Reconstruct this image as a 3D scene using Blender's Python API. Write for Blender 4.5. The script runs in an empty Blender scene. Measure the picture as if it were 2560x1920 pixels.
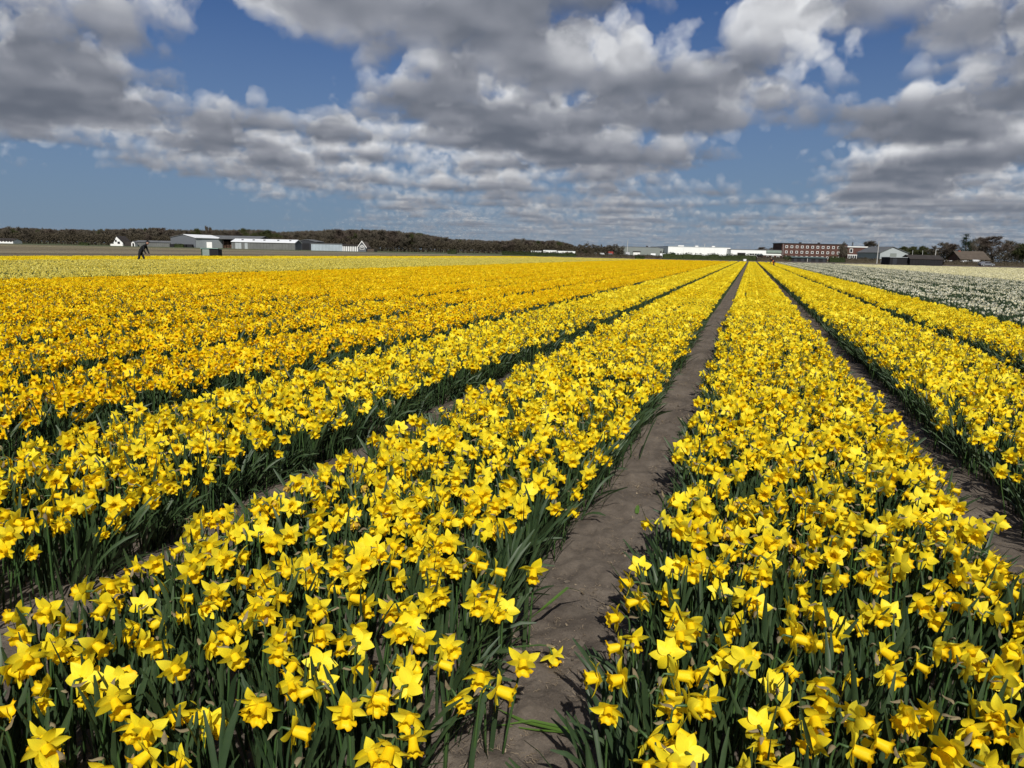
import bpy, math, random
import numpy as np
from mathutils import Vector, Matrix, Euler, noise as mnoise

R = math.radians
sc = bpy.context.scene
COL = sc.collection
rnd = random.Random(11)
rng = np.random.default_rng(5)

# ------------------------------------------------------------------ camera
W, H, F = 2560.0, 1920.0, 1923.0
YAW, PITCH, ROLL = R(16.823), R(-9.788), R(1.23)
EYE = Vector((0.0, 0.0, 1.42))
c_f = Vector((-math.sin(YAW)*math.cos(PITCH), math.cos(YAW)*math.cos(PITCH), math.sin(PITCH)))
_r = Vector((math.cos(YAW), math.sin(YAW), 0.0))
_u = _r.cross(c_f)
c_r = _r*math.cos(ROLL) + _u*math.sin(ROLL)
c_u = -_r*math.sin(ROLL) + _u*math.cos(ROLL)
cam_d = bpy.data.cameras.new("camera")
cam_d.sensor_width = 36.0
cam_d.lens = F/W*36.0
cam_d.clip_start, cam_d.clip_end = 0.05, 20000.0
cam = bpy.data.objects.new("camera", cam_d)
COL.objects.link(cam)
cam.matrix_world = Matrix(((c_r.x, c_u.x, -c_f.x, EYE.x), (c_r.y, c_u.y, -c_f.y, EYE.y), (c_r.z, c_u.z, -c_f.z, EYE.z), (0, 0, 0, 1)))
sc.camera = cam
FWD = Vector((-math.sin(YAW), math.cos(YAW), 0.0))
RGT = Vector((math.cos(YAW), math.sin(YAW), 0.0))

def ray(px, py):
    return c_f + c_r*((px-W/2)/F) - c_u*((py-H/2)/F)

# ------------------------------------------------------------------ light
SUN_EL = R(42.0)
sun_h = (-FWD*math.cos(R(5)) + RGT*math.sin(R(5))).normalized()
SUN_DIR = Vector((sun_h.x*math.cos(SUN_EL), sun_h.y*math.cos(SUN_EL), math.sin(SUN_EL)))
sun_d = bpy.data.lights.new("sun", 'SUN')
sun_d.energy = 5.0
sun_d.angle = R(0.53)
sun_d.color = (1.0, 0.955, 0.88)
sun = bpy.data.objects.new("sun", sun_d)
COL.objects.link(sun)
sun.rotation_euler = SUN_DIR.to_track_quat('Z', 'Y').to_euler()
sc.view_settings.view_transform = 'Standard'
sc.view_settings.look = 'None'
sc.view_settings.exposure = 0.0
sc.view_settings.gamma = 1.0
sc.view_settings.use_curve_mapping = False
sc.render.engine = 'CYCLES'
sc.cycles.use_denoising = True
sc.cycles.max_bounces = 6
sc.cycles.diffuse_bounces = 3
sc.cycles.transmission_bounces = 3
sc.cycles.glossy_bounces = 2
sc.cycles.use_adaptive_sampling = True
sc.cycles.adaptive_threshold = 0.012
sc.cycles.adaptive_min_samples = 16

class NT:
    """short node-tree writer"""
    def __init__(s, tree):
        s.t = tree; s.n = tree.nodes; s.l = tree.links
    def new(s, typ, **kw):
        nd = s.n.new(typ)
        for k, v in kw.items():
            setattr(nd, k, v)
        return nd
    def put(s, sock, v):
        if hasattr(v, 'links') or isinstance(v, bpy.types.NodeSocket):
            s.l.new(v, sock)
        elif v is not None:
            sock.default_value = v
    def m(s, op, a, b=None, c=None, clamp=False):
        nd = s.new('ShaderNodeMath', operation=op, use_clamp=clamp)
        s.put(nd.inputs[0], a); s.put(nd.inputs[1], b); s.put(nd.inputs[2], c)
        return nd.outputs[0]
    def v(s, op, a, b=None, sc=None):
        nd = s.new('ShaderNodeVectorMath', operation=op)
        s.put(nd.inputs[0], a); s.put(nd.inputs[1], b)
        if sc is not None: s.put(nd.inputs['Scale'], sc)
        return nd.outputs['Value'] if op in ('DOT_PRODUCT', 'LENGTH') else nd.outputs[0]
    def ramp(s, x, a, b, lo=0.0, hi=1.0, smooth=True):
        nd = s.new('ShaderNodeMapRange', interpolation_type='SMOOTHSTEP' if smooth else 'LINEAR')
        s.put(nd.inputs['Value'], x); s.put(nd.inputs['From Min'], a); s.put(nd.inputs['From Max'], b)
        s.put(nd.inputs['To Min'], lo); s.put(nd.inputs['To Max'], hi)
        return nd.outputs[0]
    def noise(s, vec, scale, detail=3.0, rough=0.5, lac=2.0, dist=0.0):
        nd = s.new('ShaderNodeTexNoise')
        if vec is not None: s.put(nd.inputs['Vector'], vec)
        nd.inputs['Scale'].default_value = scale; nd.inputs['Detail'].default_value = detail
        nd.inputs['Roughness'].default_value = rough; nd.inputs['Lacunarity'].default_value = lac
        nd.inputs['Distortion'].default_value = dist
        return nd.outputs['Fac']
    def mix(s, f, a, b):
        nd = s.new('ShaderNodeMix', data_type='RGBA')
        s.put(nd.inputs[0], f)
        for i, x in ((6, a), (7, b)):
            s.put(nd.inputs[i], (*x, 1.0) if isinstance(x, tuple) and len(x) == 3 else x)
        return nd.outputs[2]

def build_world():
    w = bpy.data.worlds.new("World")
    sc.world = w
    w.use_nodes = True
    w.cycles.sampling_method = 'NONE'
    n = NT(w.node_tree)
    n.n.clear()
    tc = n.new('ShaderNodeTexCoord').outputs['Generated']
    d = n.v('NORMALIZE', tc)
    sep = n.new('ShaderNodeSeparateXYZ'); n.l.new(d, sep.inputs[0])
    x, y, z = sep.outputs
    sky = n.new('ShaderNodeTexSky', sky_type='NISHITA', sun_disc=False)
    sky.sun_elevation = SUN_EL
    sky.sun_rotation = math.atan2(SUN_DIR.x, SUN_DIR.y)
    sky.altitude = 2500.0; sky.air_density = 1.3; sky.dust_density = 0.0; sky.ozone_density = 1.0
    zc = n.m('MAXIMUM', z, 0.012)
    comb = n.new('ShaderNodeCombineXYZ')
    n.put(comb.inputs[0], n.m('DIVIDE', x, zc)); n.put(comb.inputs[1], n.m('DIVIDE', y, zc)); comb.inputs[2].default_value = 1.0
    Q = comb.outputs[0]
    # where the cloud masses and the clear gaps of this sky lie, by compass bearing and height
    az = n.m('ARCTAN2', x, y)
    el = n.m('ARCSINE', z)
    blobs = [  # photograph x, y, half widths, amount
        (640, 150, 300, 120, -.20), (120, 470, 330, 80, -.22), (520, 540, 330, 50, -.16), (1930, 410, 150, 110, -.20),
        (1740, 70, 110, 70, -.10), (1560, 200, 130, 60, -.07), (2130, 220, 150, 70, -.11), (2350, 130, 170, 50, -.05), (1750, 520, 130, 50, -.07),
        (1250, 245, 60, 30, -.08), (270, 345, 90, 25, -.08), (980, 60, 90, 80, -.04),
        (1300, 170, 420, 150, .07), (430, 240, 330, 90, .075), (60, 200, 170, 170, .11), (620, 400, 330, 60, .06),
        (1350, 330, 380, 70, .06), (2400, 310, 260, 110, .09), (1950, 40, 170, 60, .10), (830, 10, 200, 50, .08), (1800, 225, 220, 60, .09), (2480, 60, 130, 90, .08),
        (1350, 470, 480, 60, .01), (2150, 480, 330, 60, .08), (2000, 560, 800, 40, .05)]
    cover = None
    ae = n.new('ShaderNodeCombineXYZ'); n.put(ae.inputs[0], az); n.put(ae.inputs[1], el)
    for bx, by, rx, ry, amt in blobs:
        v = ray(bx, by).normalized()
        a0, e0 = math.atan2(v.x, v.y), math.asin(v.z)
        ma = n.new('ShaderNodeVectorMath', operation='MULTIPLY_ADD')
        n.l.new(ae.outputs[0], ma.inputs[0]); ma.inputs[1].default_value = (F/rx, F/ry, 0); ma.inputs[2].default_value = (-a0*F/rx, -e0*F/ry, 0)
        g = n.m('POWER', math.exp(-1), n.v('DOT_PRODUCT', ma.outputs[0], ma.outputs[0]))
        cover = n.m('MULTIPLY_ADD', g, amt, cover if cover is not None else 0.0)
    wn = n.new('ShaderNodeTexWhiteNoise', noise_dimensions='3D')
    n.l.new(n.v('SCALE', d, sc=7919.0), wn.inputs['Vector'])
    jit = wn.outputs['Value']
    N, T = 11, 0.80
    trans = None; acc = None
    covt = n.m('SUBTRACT', n.m('SUBTRACT', cover, 0.372), n.ramp(el, R(1.5), R(9.0), 0.050, 0.0))
    ext = n.m('DIVIDE', -0.75, n.m('ADD', z, 0.06))
    thr = lambda u: 0.31*u**1.15
    lit_ = lambda u: 0.45 + 1.75*u**0.80
    for k in range(N):
        u0, u1 = k/N, (k+1)/N
        pos = n.v('SCALE', Q, sc=n.m('MULTIPLY_ADD', jit, T/N, 1+T*u0))
        n1 = n.noise(pos, 0.72, 6.5, 0.62, 2.25)
        vo = n.new('ShaderNodeTexVoronoi', feature='F1', voronoi_dimensions='3D')
        vo.inputs['Scale'].default_value = 3.3; vo.inputs['Detail'].default_value = 0.0
        n.l.new(pos, vo.inputs['Vector'])
        dist = vo.outputs['Distance']
        cv = n.m('ADD', n.m('ADD', n.m('MULTIPLY_ADD', dist, -0.24, n1), covt), n.m('MULTIPLY_ADD', jit, thr(u0)-thr(u1), -thr(u0)))
        dens = n.m('MULTIPLY', cv, 130.0, clamp=True)
        if k == 0:
            dens = n.m('MULTIPLY', dens, jit)
        tr = n.m('EXPONENT', n.m('MULTIPLY', dens, ext))
        al = n.m('SUBTRACT', 1.0, tr)
        lit = n.m('MULTIPLY_ADD', dist, -0.80, n.m('MULTIPLY_ADD', jit, lit_(u1)-lit_(u0), lit_(u0)))
        n2 = n.noise(n.v('ADD', pos, (sun_h.x*.09, sun_h.y*.09, .09)), 0.72, 3.4, 0.62, 2.25)
        lit = n.m('MULTIPLY_ADD', n.m('SUBTRACT', n1, n2), 3.0, lit)
        lit = n.m('MULTIPLY_ADD', cv, -1.5, lit, clamp=True)
        wgt = al if trans is None else n.m('MULTIPLY', trans, al)
        acc = n.m('MULTIPLY', wgt, lit) if acc is None else n.m('MULTIPLY_ADD', wgt, lit, acc)
        trans = tr if trans is None else n.m('MULTIPLY', trans, tr)
    alpha = n.m('SUBTRACT', 1.0, trans)
    lum = n.m('DIVIDE', acc, n.m('MAXIMUM', alpha, 0.001))
    lum = n.m('MULTIPLY', lum, n.ramp(n.noise(Q, 0.33, 2.0, 0.5), 0.34, 0.66, 0.62, 1.28), clamp=True)
    cr = n.new('ShaderNodeValToRGB'); n.l.new(lum, cr.inputs[0])
    e = cr.color_ramp.elements
    e[0].position = 0.0; e[0].color = (0.128, 0.146, 0.184, 1)
    e[1].position = 0.86; e[1].color = (0.76, 0.77, 0.79, 1)
    m_ = e.new(0.37); m_.color = (0.300, 0.315, 0.358, 1)
    far = n.ramp(el, R(0.3), R(7.0), 0.80, 0.0, smooth=False)
    ccol = n.mix(far, cr.outputs[0], n.mix(lum, (0.185, 0.218, 0.278), (0.50, 0.48, 0.46)))
    alpha = n.m('MULTIPLY', alpha, n.ramp(el, 0.0, R(1.2), 0.6, 1.0))
    blue = n.v('MULTIPLY', sky.outputs[0], (0.29, 0.57, 1.06))
    air = n.ramp(el, R(0.0), R(19.0), 0.96, 0.0, smooth=False)
    blue = n.mix(air, blue, (0.185/0.05, 0.255/0.05, 0.345/0.05))
    b1 = n.new('ShaderNodeBackground'); n.l.new(blue, b1.inputs[0]); b1.inputs[1].default_value = 0.05
    b2 = n.new('ShaderNodeBackground'); n.l.new(ccol, b2.inputs[0]); b2.inputs[1].default_value = 1.0
    mx = n.new('ShaderNodeMixShader')
    n.l.new(alpha, mx.inputs[0]); n.l.new(b1.outputs[0], mx.inputs[1]); n.l.new(b2.outputs[0], mx.inputs[2])
    out = n.new('ShaderNodeOutputWorld')
    n.l.new(mx.outputs[0], out.inputs[0])
build_world()

# ------------------------------------------------------------------ helpers
def mat_plain(name, col, rough=0.8, vary=0.12, scale=3.0, bump=0.0, bscale=30.0, col2=None, spec=0.3, coords='Object'):
    m = bpy.data.materials.new(name); m.use_nodes = True
    n = NT(m.node_tree); n.n.clear()
    tc = n.new('ShaderNodeTexCoord').outputs[coords]
    f = n.noise(tc, scale, 5.0, 0.6)
    a = tuple(c*(1-vary) for c in col); b = tuple(min(1, c*(1+vary)) for c in (col2 or col))
    c = n.mix(n.ramp(f, 0.3, 0.7), a, b)
    p = n.new('ShaderNodeBsdfPrincipled')
    n.l.new(c, p.inputs['Base Color']); p.inputs['Roughness'].default_value = rough
    p.inputs['Specular IOR Level'].default_value = spec
    if bump:
        bn = n.new('ShaderNodeBump'); bn.inputs['Strength'].default_value = bump; bn.inputs['Distance'].default_value = 0.02
        n.l.new(n.noise(tc, bscale, 6.0, 0.65), bn.inputs['Height']); n.l.new(bn.outputs[0], p.inputs['Normal'])
    o = n.new('ShaderNodeOutputMaterial'); n.l.new(p.outputs[0], o.inputs[0])
    return m

def mat_petal(name, col, col2, transl=0.28, rough=0.55, vary=0.22, spec=0.25, veins=220.0):
    """thin living tissue: diffuse, a little sheen, and light passing through; tint differs from plant to plant"""
    m = bpy.data.materials.new(name); m.use_nodes = True
    n = NT(m.node_tree); n.n.clear()
    oi = n.new('ShaderNodeObjectInfo')
    tc = n.new('ShaderNodeTexCoord').outputs['Object']
    f = n.noise(n.v('MULTIPLY', tc, (0.22, 1.0, 1.0)), veins*1.6, 2.0, 0.5)
    f2 = n.noise(tc, veins*0.13, 2.0, 0.5)
    k = n.m('ADD', n.m('MULTIPLY', oi.outputs['Random'], 0.6), n.m('MULTIPLY', f2, 0.4))
    c = n.mix(k, col, col2)
    hv = n.new('ShaderNodeHueSaturation')
    n.l.new(c, hv.inputs['Color'])
    n.l.new(n.m('MULTIPLY_ADD', f, vary, 1.0-vary*0.5), hv.inputs['Value'])
    p = n.new('ShaderNodeBsdfPrincipled')
    n.l.new(hv.outputs[0], p.inputs['Base Color']); p.inputs['Roughness'].default_value = rough
    p.inputs['Specular IOR Level'].default_value = spec
    t = n.new('ShaderNodeBsdfTranslucent'); n.l.new(hv.outputs[0], t.inputs[0])
    mx = n.new('ShaderNodeMixShader'); mx.inputs[0].default_value = transl
    n.l.new(p.outputs[0], mx.inputs[1]); n.l.new(t.outputs[0], mx.inputs[2])
    o = n.new('ShaderNodeOutputMaterial'); n.l.new(mx.outputs[0], o.inputs[0])
    return m

class MB:
    """collects polygons; build() links them as one mesh object"""
    def __init__(s):
        s.v = []; s.f = []; s.m = []
    def add(s, vs, fs, mi=0, M=None):
        o = len(s.v)
        s.v += [tuple(M @ Vector(p)) for p in vs] if M is not None else [tuple(p) for p in vs]
        s.f += [tuple(i+o for i in q) for q in fs]
        s.m += [mi]*len(fs)
        return s
    def join(s, other, M=None, mi=None):
        return s.add(other.v, other.f, 0, M) if mi is not None and False else s._join(other, M)
    def _join(s, other, M):
        o = len(s.v)
        s.v += [tuple(M @ Vector(p)) for p in other.v] if M is not None else list(other.v)
        s.f += [tuple(i+o for i in q) for q in other.f]
        s.m += other.m
        return s
    def box(s, x0, x1, y0, y1, z0, z1, mi=0):
        return s.add([(x0, y0, z0), (x1, y0, z0), (x1, y1, z0), (x0, y1, z0), (x0, y0, z1), (x1, y0, z1), (x1, y1, z1), (x0, y1, z1)],
                     [(0, 3, 2, 1), (4, 5, 6, 7), (0, 1, 5, 4), (1, 2, 6, 5), (2, 3, 7, 6), (3, 0, 4, 7)], mi)
    def prism(s, poly, axis, a, b, mi=0):
        """polygon in the plane across axis, drawn out from a to b"""
        n = len(poly)
        P = (lambda p, t: (t, p[0], p[1])) if axis == 'x' else ((lambda p, t: (p[0], t, p[1])) if axis == 'y' else (lambda p, t: (p[0], p[1], t)))
        vs = [P(p, a) for p in poly] + [P(p, b) for p in poly]
        fs = [tuple(range(n)), tuple(range(2*n-1, n-1, -1))] + [(i, i+n, (i+1) % n+n, (i+1) % n) for i in range(n)]
        return s.add(vs, fs, mi)
    def tube(s, pts, rad, seg=6, mi=0, cap=True):
        vs, fs = [], []
        n = len(pts)
        prev = None
        for i, p in enumerate(pts):
            p = Vector(p)
            t = (Vector(pts[min(i+1, n-1)]) - Vector(pts[max(i-1, 0)])).normalized()
            a = prev if prev is not None else (Vector((1, 0, 0)) if abs(t.x) < 0.8 else Vector((0, 1, 0)))
            a = (a - t*a.dot(t)).normalized(); b = t.cross(a); prev = a
            r = rad[i] if isinstance(rad, (list, tuple)) else rad
            for j in range(seg):
                w = 2*math.pi*j/seg
                vs.append(tuple(p + a*(r*math.cos(w)) + b*(r*math.sin(w))))
        for i in range(n-1):
            for j in range(seg):
                k = (j+1) % seg
                fs.append((i*seg+j, i*seg+k, (i+1)*seg+k, (i+1)*seg+j))
        if cap:
            fs.append(tuple(range(seg-1, -1, -1))); fs.append(tuple(range((n-1)*seg, n*seg)))
        return s.add(vs, fs, mi)
    def mesh(s, name, mats, smooth=False):
        me = bpy.data.meshes.new(name)
        me.from_pydata(s.v, [], s.f)
        for m in (mats if isinstance(mats, (list, tuple)) else [mats]):
            me.materials.append(m)
        me.polygons.foreach_set('material_index', np.array(s.m, dtype=np.int32))
        if smooth:
            me.polygons.foreach_set('use_smooth', np.ones(len(s.f), dtype=bool))
        me.update()
        return me
    def build(s, name, mats, parent=None, smooth=False):
        return link(name, s.mesh(name, mats, smooth), parent)

def link(name, data, parent=None):
    o = bpy.data.objects.new(name, data)
    COL.objects.link(o)
    if parent is not None: o.parent = parent
    return o

def tag(o, label=None, cat=None, group=None, kind=None):
    for k, v in (('label', label), ('category', cat), ('group', group), ('kind', kind)):
        if v: o[k] = v
    return o

def empty(name, loc, rz=0.0):
    o = bpy.data.objects.new(name, None)
    o.empty_display_size = 0.1
    COL.objects.link(o)
    o.location = loc; o.rotation_euler = (0, 0, rz)
    return o

def gn_scatter(name, pts, rots, scls, idx, sources, mats):
    """one 'stuff' object: a cloud of points, on each a copy of one of the source meshes"""
    me = bpy.data.meshes.new(name)
    me.vertices.add(len(pts))
    me.vertices.foreach_set('co', np.asarray(pts, dtype=np.float32).ravel())
    a = me.attributes.new('turn', 'FLOAT_VECTOR', 'POINT'); a.data.foreach_set('vector', np.asarray(rots, dtype=np.float32).ravel())
    a = me.attributes.new('size', 'FLOAT_VECTOR', 'POINT'); a.data.foreach_set('vector', np.asarray(scls, dtype=np.float32).ravel())
    a = me.attributes.new('pick', 'INT', 'POINT'); a.data.foreach_set('value', np.asarray(idx, dtype=np.int32))
    for m in mats: me.materials.append(m)
    o = link(name, me)
    g = bpy.data.node_groups.new(name + "_scatter", 'GeometryNodeTree')
    g.interface.new_socket('Geometry', in_out='INPUT', socket_type='NodeSocketGeometry')
    g.interface.new_socket('Geometry', in_out='OUTPUT', socket_type='NodeSocketGeometry')
    n = NT(g)
    gi, go = n.new('NodeGroupInput'), n.new('NodeGroupOutput')
    jn = n.new('GeometryNodeJoinGeometry')
    for src in reversed(sources):            # the join lists its last link first
        so = bpy.data.objects.new(f"{name}_source", src)
        oi = n.new('GeometryNodeObjectInfo'); oi.inputs['Object'].default_value = so
        oi.inputs['As Instance'].default_value = False
        ti = n.new('GeometryNodeGeometryToInstance')
        n.l.new(oi.outputs['Geometry'], ti.inputs[0]); n.l.new(ti.outputs[0], jn.inputs[0])
    ip = n.new('GeometryNodeInstanceOnPoints'); ip.inputs['Pick Instance'].default_value = True
    n.l.new(gi.outputs[0], ip.inputs['Points']); n.l.new(jn.outputs[0], ip.inputs['Instance'])
    for nm, dt, s in (('pick', 'INT', 'Instance Index'), ('turn', 'FLOAT_VECTOR', 'Rotation'), ('size', 'FLOAT_VECTOR', 'Scale')):
        na = n.new('GeometryNodeInputNamedAttribute', data_type=dt); na.inputs['Name'].default_value = nm
        n.l.new([q for q in na.outputs if q.enabled][0], ip.inputs[s])
    n.l.new(ip.outputs[0], go.inputs[0])
    md = o.modifiers.new('scatter', 'NODES'); md.node_group = g
    return o

# ------------------------------------------------------------------ materials
M = {}
M['petal'] = mat_petal('petal_yellow', (0.93, 0.73, 0.008), (0.94, 0.82, 0.050), 0.32)
M['trumpet'] = mat_petal('trumpet_yellow', (0.93, 0.63, 0.004), (0.93, 0.71, 0.012), 0.30)
M['rim'] = mat_petal('trumpet_rim_orange', (0.90, 0.49, 0.004), (0.90, 0.57, 0.007), 0.30)
M['gold'] = mat_petal('petal_gold', (0.93, 0.66, 0.004), (0.93, 0.73, 0.014), 0.30)
M['gold_t'] = mat_petal('trumpet_gold', (0.92, 0.54, 0.003), (0.92, 0.61, 0.007), 0.28)
M['pale'] = mat_petal('petal_pale_lemon', (0.80, 0.71, 0.14), (0.82, 0.74, 0.22), 0.25)
M['pale_t'] = mat_petal('trumpet_pale', (0.80, 0.66, 0.07), (0.82, 0.70, 0.12), 0.25)
M['white'] = mat_petal('petal_white', (0.80, 0.79, 0.62), (0.86, 0.85, 0.74), 0.2)
M['white_t'] = mat_petal('cup_cream', (0.75, 0.68, 0.40), (0.78, 0.72, 0.48), 0.2)
M['cream'] = mat_petal('petal_cream', (0.84, 0.79, 0.46), (0.86, 0.82, 0.58), 0.2)
M['stem'] = mat_petal('stem_green', (0.035, 0.080, 0.022), (0.060, 0.110, 0.030), 0.08, 0.45, 0.3, 0.4, 60)
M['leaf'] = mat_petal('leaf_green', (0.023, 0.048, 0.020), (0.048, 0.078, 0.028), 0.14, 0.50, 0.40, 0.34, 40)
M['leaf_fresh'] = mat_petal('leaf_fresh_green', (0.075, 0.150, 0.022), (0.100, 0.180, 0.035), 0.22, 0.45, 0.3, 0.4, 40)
M['faded'] = mat_petal('petal_withered', (0.40, 0.25, 0.05), (0.62, 0.42, 0.06), 0.25)
M['spathe'] = mat_petal('spathe_papery', (0.17, 0.135, 0.075), (0.33, 0.27, 0.16), 0.3, 0.7, 0.4, 0.15, 120)
M['straw'] = mat_petal('straw', (0.10, 0.075, 0.055), (0.36, 0.29, 0.20), 0.05, 0.8, 0.3, 0.15, 90)

def soil_material(name, a, b, bump=0.9):
    m = bpy.data.materials.new(name); m.use_nodes = True
    n = NT(m.node_tree); n.n.clear()
    tc = n.new('ShaderNodeTexCoord').outputs['Object']
    big = n.noise(tc, 1.7, 4.0, 0.6); mid = n.noise(tc, 14.0, 6.0, 0.65); fine = n.noise(tc, 130.0, 4.0, 0.7)
    wv = n.noise(n.v('MULTIPLY', tc, (420.0, 60.0, 60.0)), 1.0, 3.0, 0.6, 2.0, 2.5)
    k = n.m('ADD', n.m('MULTIPLY', big, 0.45), n.m('ADD', n.m('MULTIPLY', mid, 0.35), n.m('MULTIPLY', fine, 0.2)))
    c = n.mix(n.ramp(k, 0.36, 0.66), a, b)
    c = n.mix(n.m('MULTIPLY', n.ramp(wv, 0.60, 0.72), 0.35), c, tuple(min(1, x*1.7) for x in b))
    c = n.mix(n.m('MULTIPLY', n.ramp(fine, 0.38, 0.28), 0.6), c, tuple(x*0.45 for x in a))
    p = n.new('ShaderNodeBsdfPrincipled'); n.l.new(c, p.inputs['Base Color'])
    p.inputs['Roughness'].default_value = 0.92; p.inputs['Specular IOR Level'].default_value = 0.15
    hgt = n.m('ADD', n.m('MULTIPLY', mid, 0.8), n.m('ADD', n.m('MULTIPLY', fine, 0.30), n.m('MULTIPLY', wv, 0.12)))
    bn = n.new('ShaderNodeBump'); bn.inputs['Strength'].default_value = bump; bn.inputs['Distance'].default_value = 0.012
    n.l.new(hgt, bn.inputs['Height']); n.l.new(bn.outputs[0], p.inputs['Normal'])
    o = n.new('ShaderNodeOutputMaterial'); n.l.new(p.outputs[0], o.inputs[0])
    return m
M['soil'] = soil_material('soil', (0.070, 0.057, 0.046), (0.160, 0.134, 0.108))

def field_soil(name):
    m = bpy.data.materials.new(name); m.use_nodes = True
    n = NT(m.node_tree); n.n.clear()
    tc = n.new('ShaderNodeTexCoord').outputs['Object']
    st = n.noise(n.v('MULTIPLY', tc, (1.0, 0.03, 1.0)), 0.16, 3.0, 0.6)
    f = n.noise(tc, 2.2, 6.0, 0.7)
    c = n.mix(n.ramp(n.m('ADD', n.m('MULTIPLY', st, 0.7), n.m('MULTIPLY', f, 0.3)), 0.38, 0.62), (0.085, 0.070, 0.050), (0.220, 0.188, 0.120))
    p = n.new('ShaderNodeBsdfPrincipled'); n.l.new(c, p.inputs['Base Color']); p.inputs['Roughness'].default_value = 0.95
    p.inputs['Specular IOR Level'].default_value = 0.1
    bn = n.new('ShaderNodeBump'); bn.inputs['Strength'].default_value = 0.8; bn.inputs['Distance'].default_value = 0.1
    n.l.new(f, bn.inputs['Height']); n.l.new(bn.outputs[0], p.inputs['Normal'])
    o = n.new('ShaderNodeOutputMaterial'); n.l.new(p.outputs[0], o.inputs[0])
    return m
M['field_soil'] = field_soil('ploughed_soil')
M['grass'] = mat_plain('grass', (0.055, 0.075, 0.028), 0.95, 0.3, 0.3, 0.6, 8.0, (0.085, 0.095, 0.045))
M['road'] = mat_plain('road_paving', (0.20, 0.18, 0.165), 0.9, 0.1, 0.5)
M['verge'] = mat_plain('dry_verge', (0.20, 0.185, 0.10), 0.95, 0.25, 0.4, 0.5, 6.0)

# ------------------------------------------------------------------ ground, paths, road
PITCHX, GAP0 = 1.75, -0.53          # bed spacing; the trodden path beside the photographer
FIELD_END = 165.0
gap_x = lambda k: GAP0 + PITCHX*k

g = MB()
g.add([(-4000, -400, 0), (4000, -400, 0), (4000, 6000, 0), (-4000, 6000, 0)], [(0, 1, 2, 3)])
tag(g.build('ground', M['soil']), 'brown sandy soil of the flower fields', 'ground', kind='structure')

def sheet(name, poly, z, mat, label):
    b = MB().add([(p[0], p[1], z) for p in poly], [tuple(range(len(poly)))])
    return tag(b.build(name, mat), label, 'ground', kind='structure')

def path_strip(k, half, y0, y1, fine):
    """trodden soil between two beds, uneven close by"""
    cx = gap_x(k)
    ys = [y0]
    while ys[-1] < y1:
        ys.append(ys[-1] + max(fine, 0.006*ys[-1]**1.55))
    nx = max(9, int(2*half/fine/1.2))
    xs = np.linspace(cx-half, cx+half, nx)
    b = MB()
    vs = []
    for yy in ys:
        for i, xx in enumerate(xs):
            e = 1 - abs(xx-cx)/half
            w = min(1.0, e*3)
            z = 0.006 + w*(0.024 + 0.026*mnoise.fractal(Vector((xx*3.5, yy*3.0, k)), 1.0, 2.0, 3) + 0.018*mnoise.fractal(Vector((xx*17, yy*14, k+4)), 0.7, 2.0, 4))
            vs.append((float(xx), yy, max(0.005, z)))
    fs = [(r*nx+i, r*nx+i+1, (r+1)*nx+i+1, (r+1)*nx+i) for r in range(len(ys)-1) for i in range(nx-1)]
    b.add(vs, fs)
    return tag(b.build('path', M['soil'], smooth=True), None, 'path', kind='structure')

p0 = path_strip(0, 0.42, 0.3, FIELD_END, 0.016); p0['label'] = 'trodden bare earth path between the two widest daffodil beds'
p1 = path_strip(1, 0.40, 1.5, FIELD_END, 0.05); p1['label'] = 'shaded earth furrow one bed nearer the white narcissus'
p2 = path_strip(-1, 0.40, 0.5, FIELD_END, 0.04); p2['label'] = 'shaded earth furrow one bed nearer the dark worker'

# far land: bare field, a strip of grass, a road behind the field
sheet('bare_field', [(-420, -60), (-50.2, -60), (-50.2, 150), (-70, 200), (-150, 330), (-420, 330)], 0.010, M['field_soil'], 'wide bare brown field between daffodils and sheds')
def cp(d, s):
    p = FWD*d + RGT*s
    return (p.x, p.y)
sheet('grass_strip', [cp(205, -260), cp(205, 10), cp(222, 10), cp(222, -260)], 0.016, M['verge'], 'dry grass strip across the bare field')
sheet('meadow', [cp(330, -420), cp(262, -20), cp(262, 260), cp(1500, 1500), cp(1500, -1700)], 0.014, M['grass'], 'dull green land around the buildings')
sheet('road', [(-62, FIELD_END+18), (190, FIELD_END+18), (190, FIELD_END+24), (-62, FIELD_END+24)], 0.022, M['road'], 'pale paved road behind the flower field')
sheet('verge', [(-70, FIELD_END+24.5), (200, FIELD_END+24.5), (200, FIELD_END+34), (-70, FIELD_END+34)], 0.018, M['grass'], 'green verge along the pale road')

# ------------------------------------------------------------------ daffodils
def petal_mb(L, Wd, sweep, curl, twist, fold, seed, nu=6, nv=4, mi=0):
    """one petal along +X, flower axis +Z"""
    q = random.Random(seed)
    wave = q.uniform(-1, 1); ph = q.uniform(0, 6)
    b = MB(); vs = []
    for i in range(nu+1):
        u = i/nu
        w = Wd*0.5*(math.sin(math.pi*min(1, u**0.80*0.93+0.09))**0.75 + 0.02)*(1 if u < 0.999 else 0.12)
        ang = sweep + curl*u*u
        x = L*u*math.cos(ang*0.7); z = L*u*math.sin(ang)
        tw = twist*u
        for j in range(nv+1):
            v = (j/nv*2-1)
            yy = w*v
            zz = fold*abs(v)*w + 0.10*w*wave*math.sin(v*3+ph+u*4)
            vs.append((x, yy*math.cos(tw)-zz*math.sin(tw), z + yy*math.sin(tw)+zz*math.cos(tw)))
    fs = [(i*(nv+1)+j, (i+1)*(nv+1)+j, (i+1)*(nv+1)+j+1, i*(nv+1)+j+1) for i in range(nu) for j in range(nv)]
    return b.add(vs, fs, mi)

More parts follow.
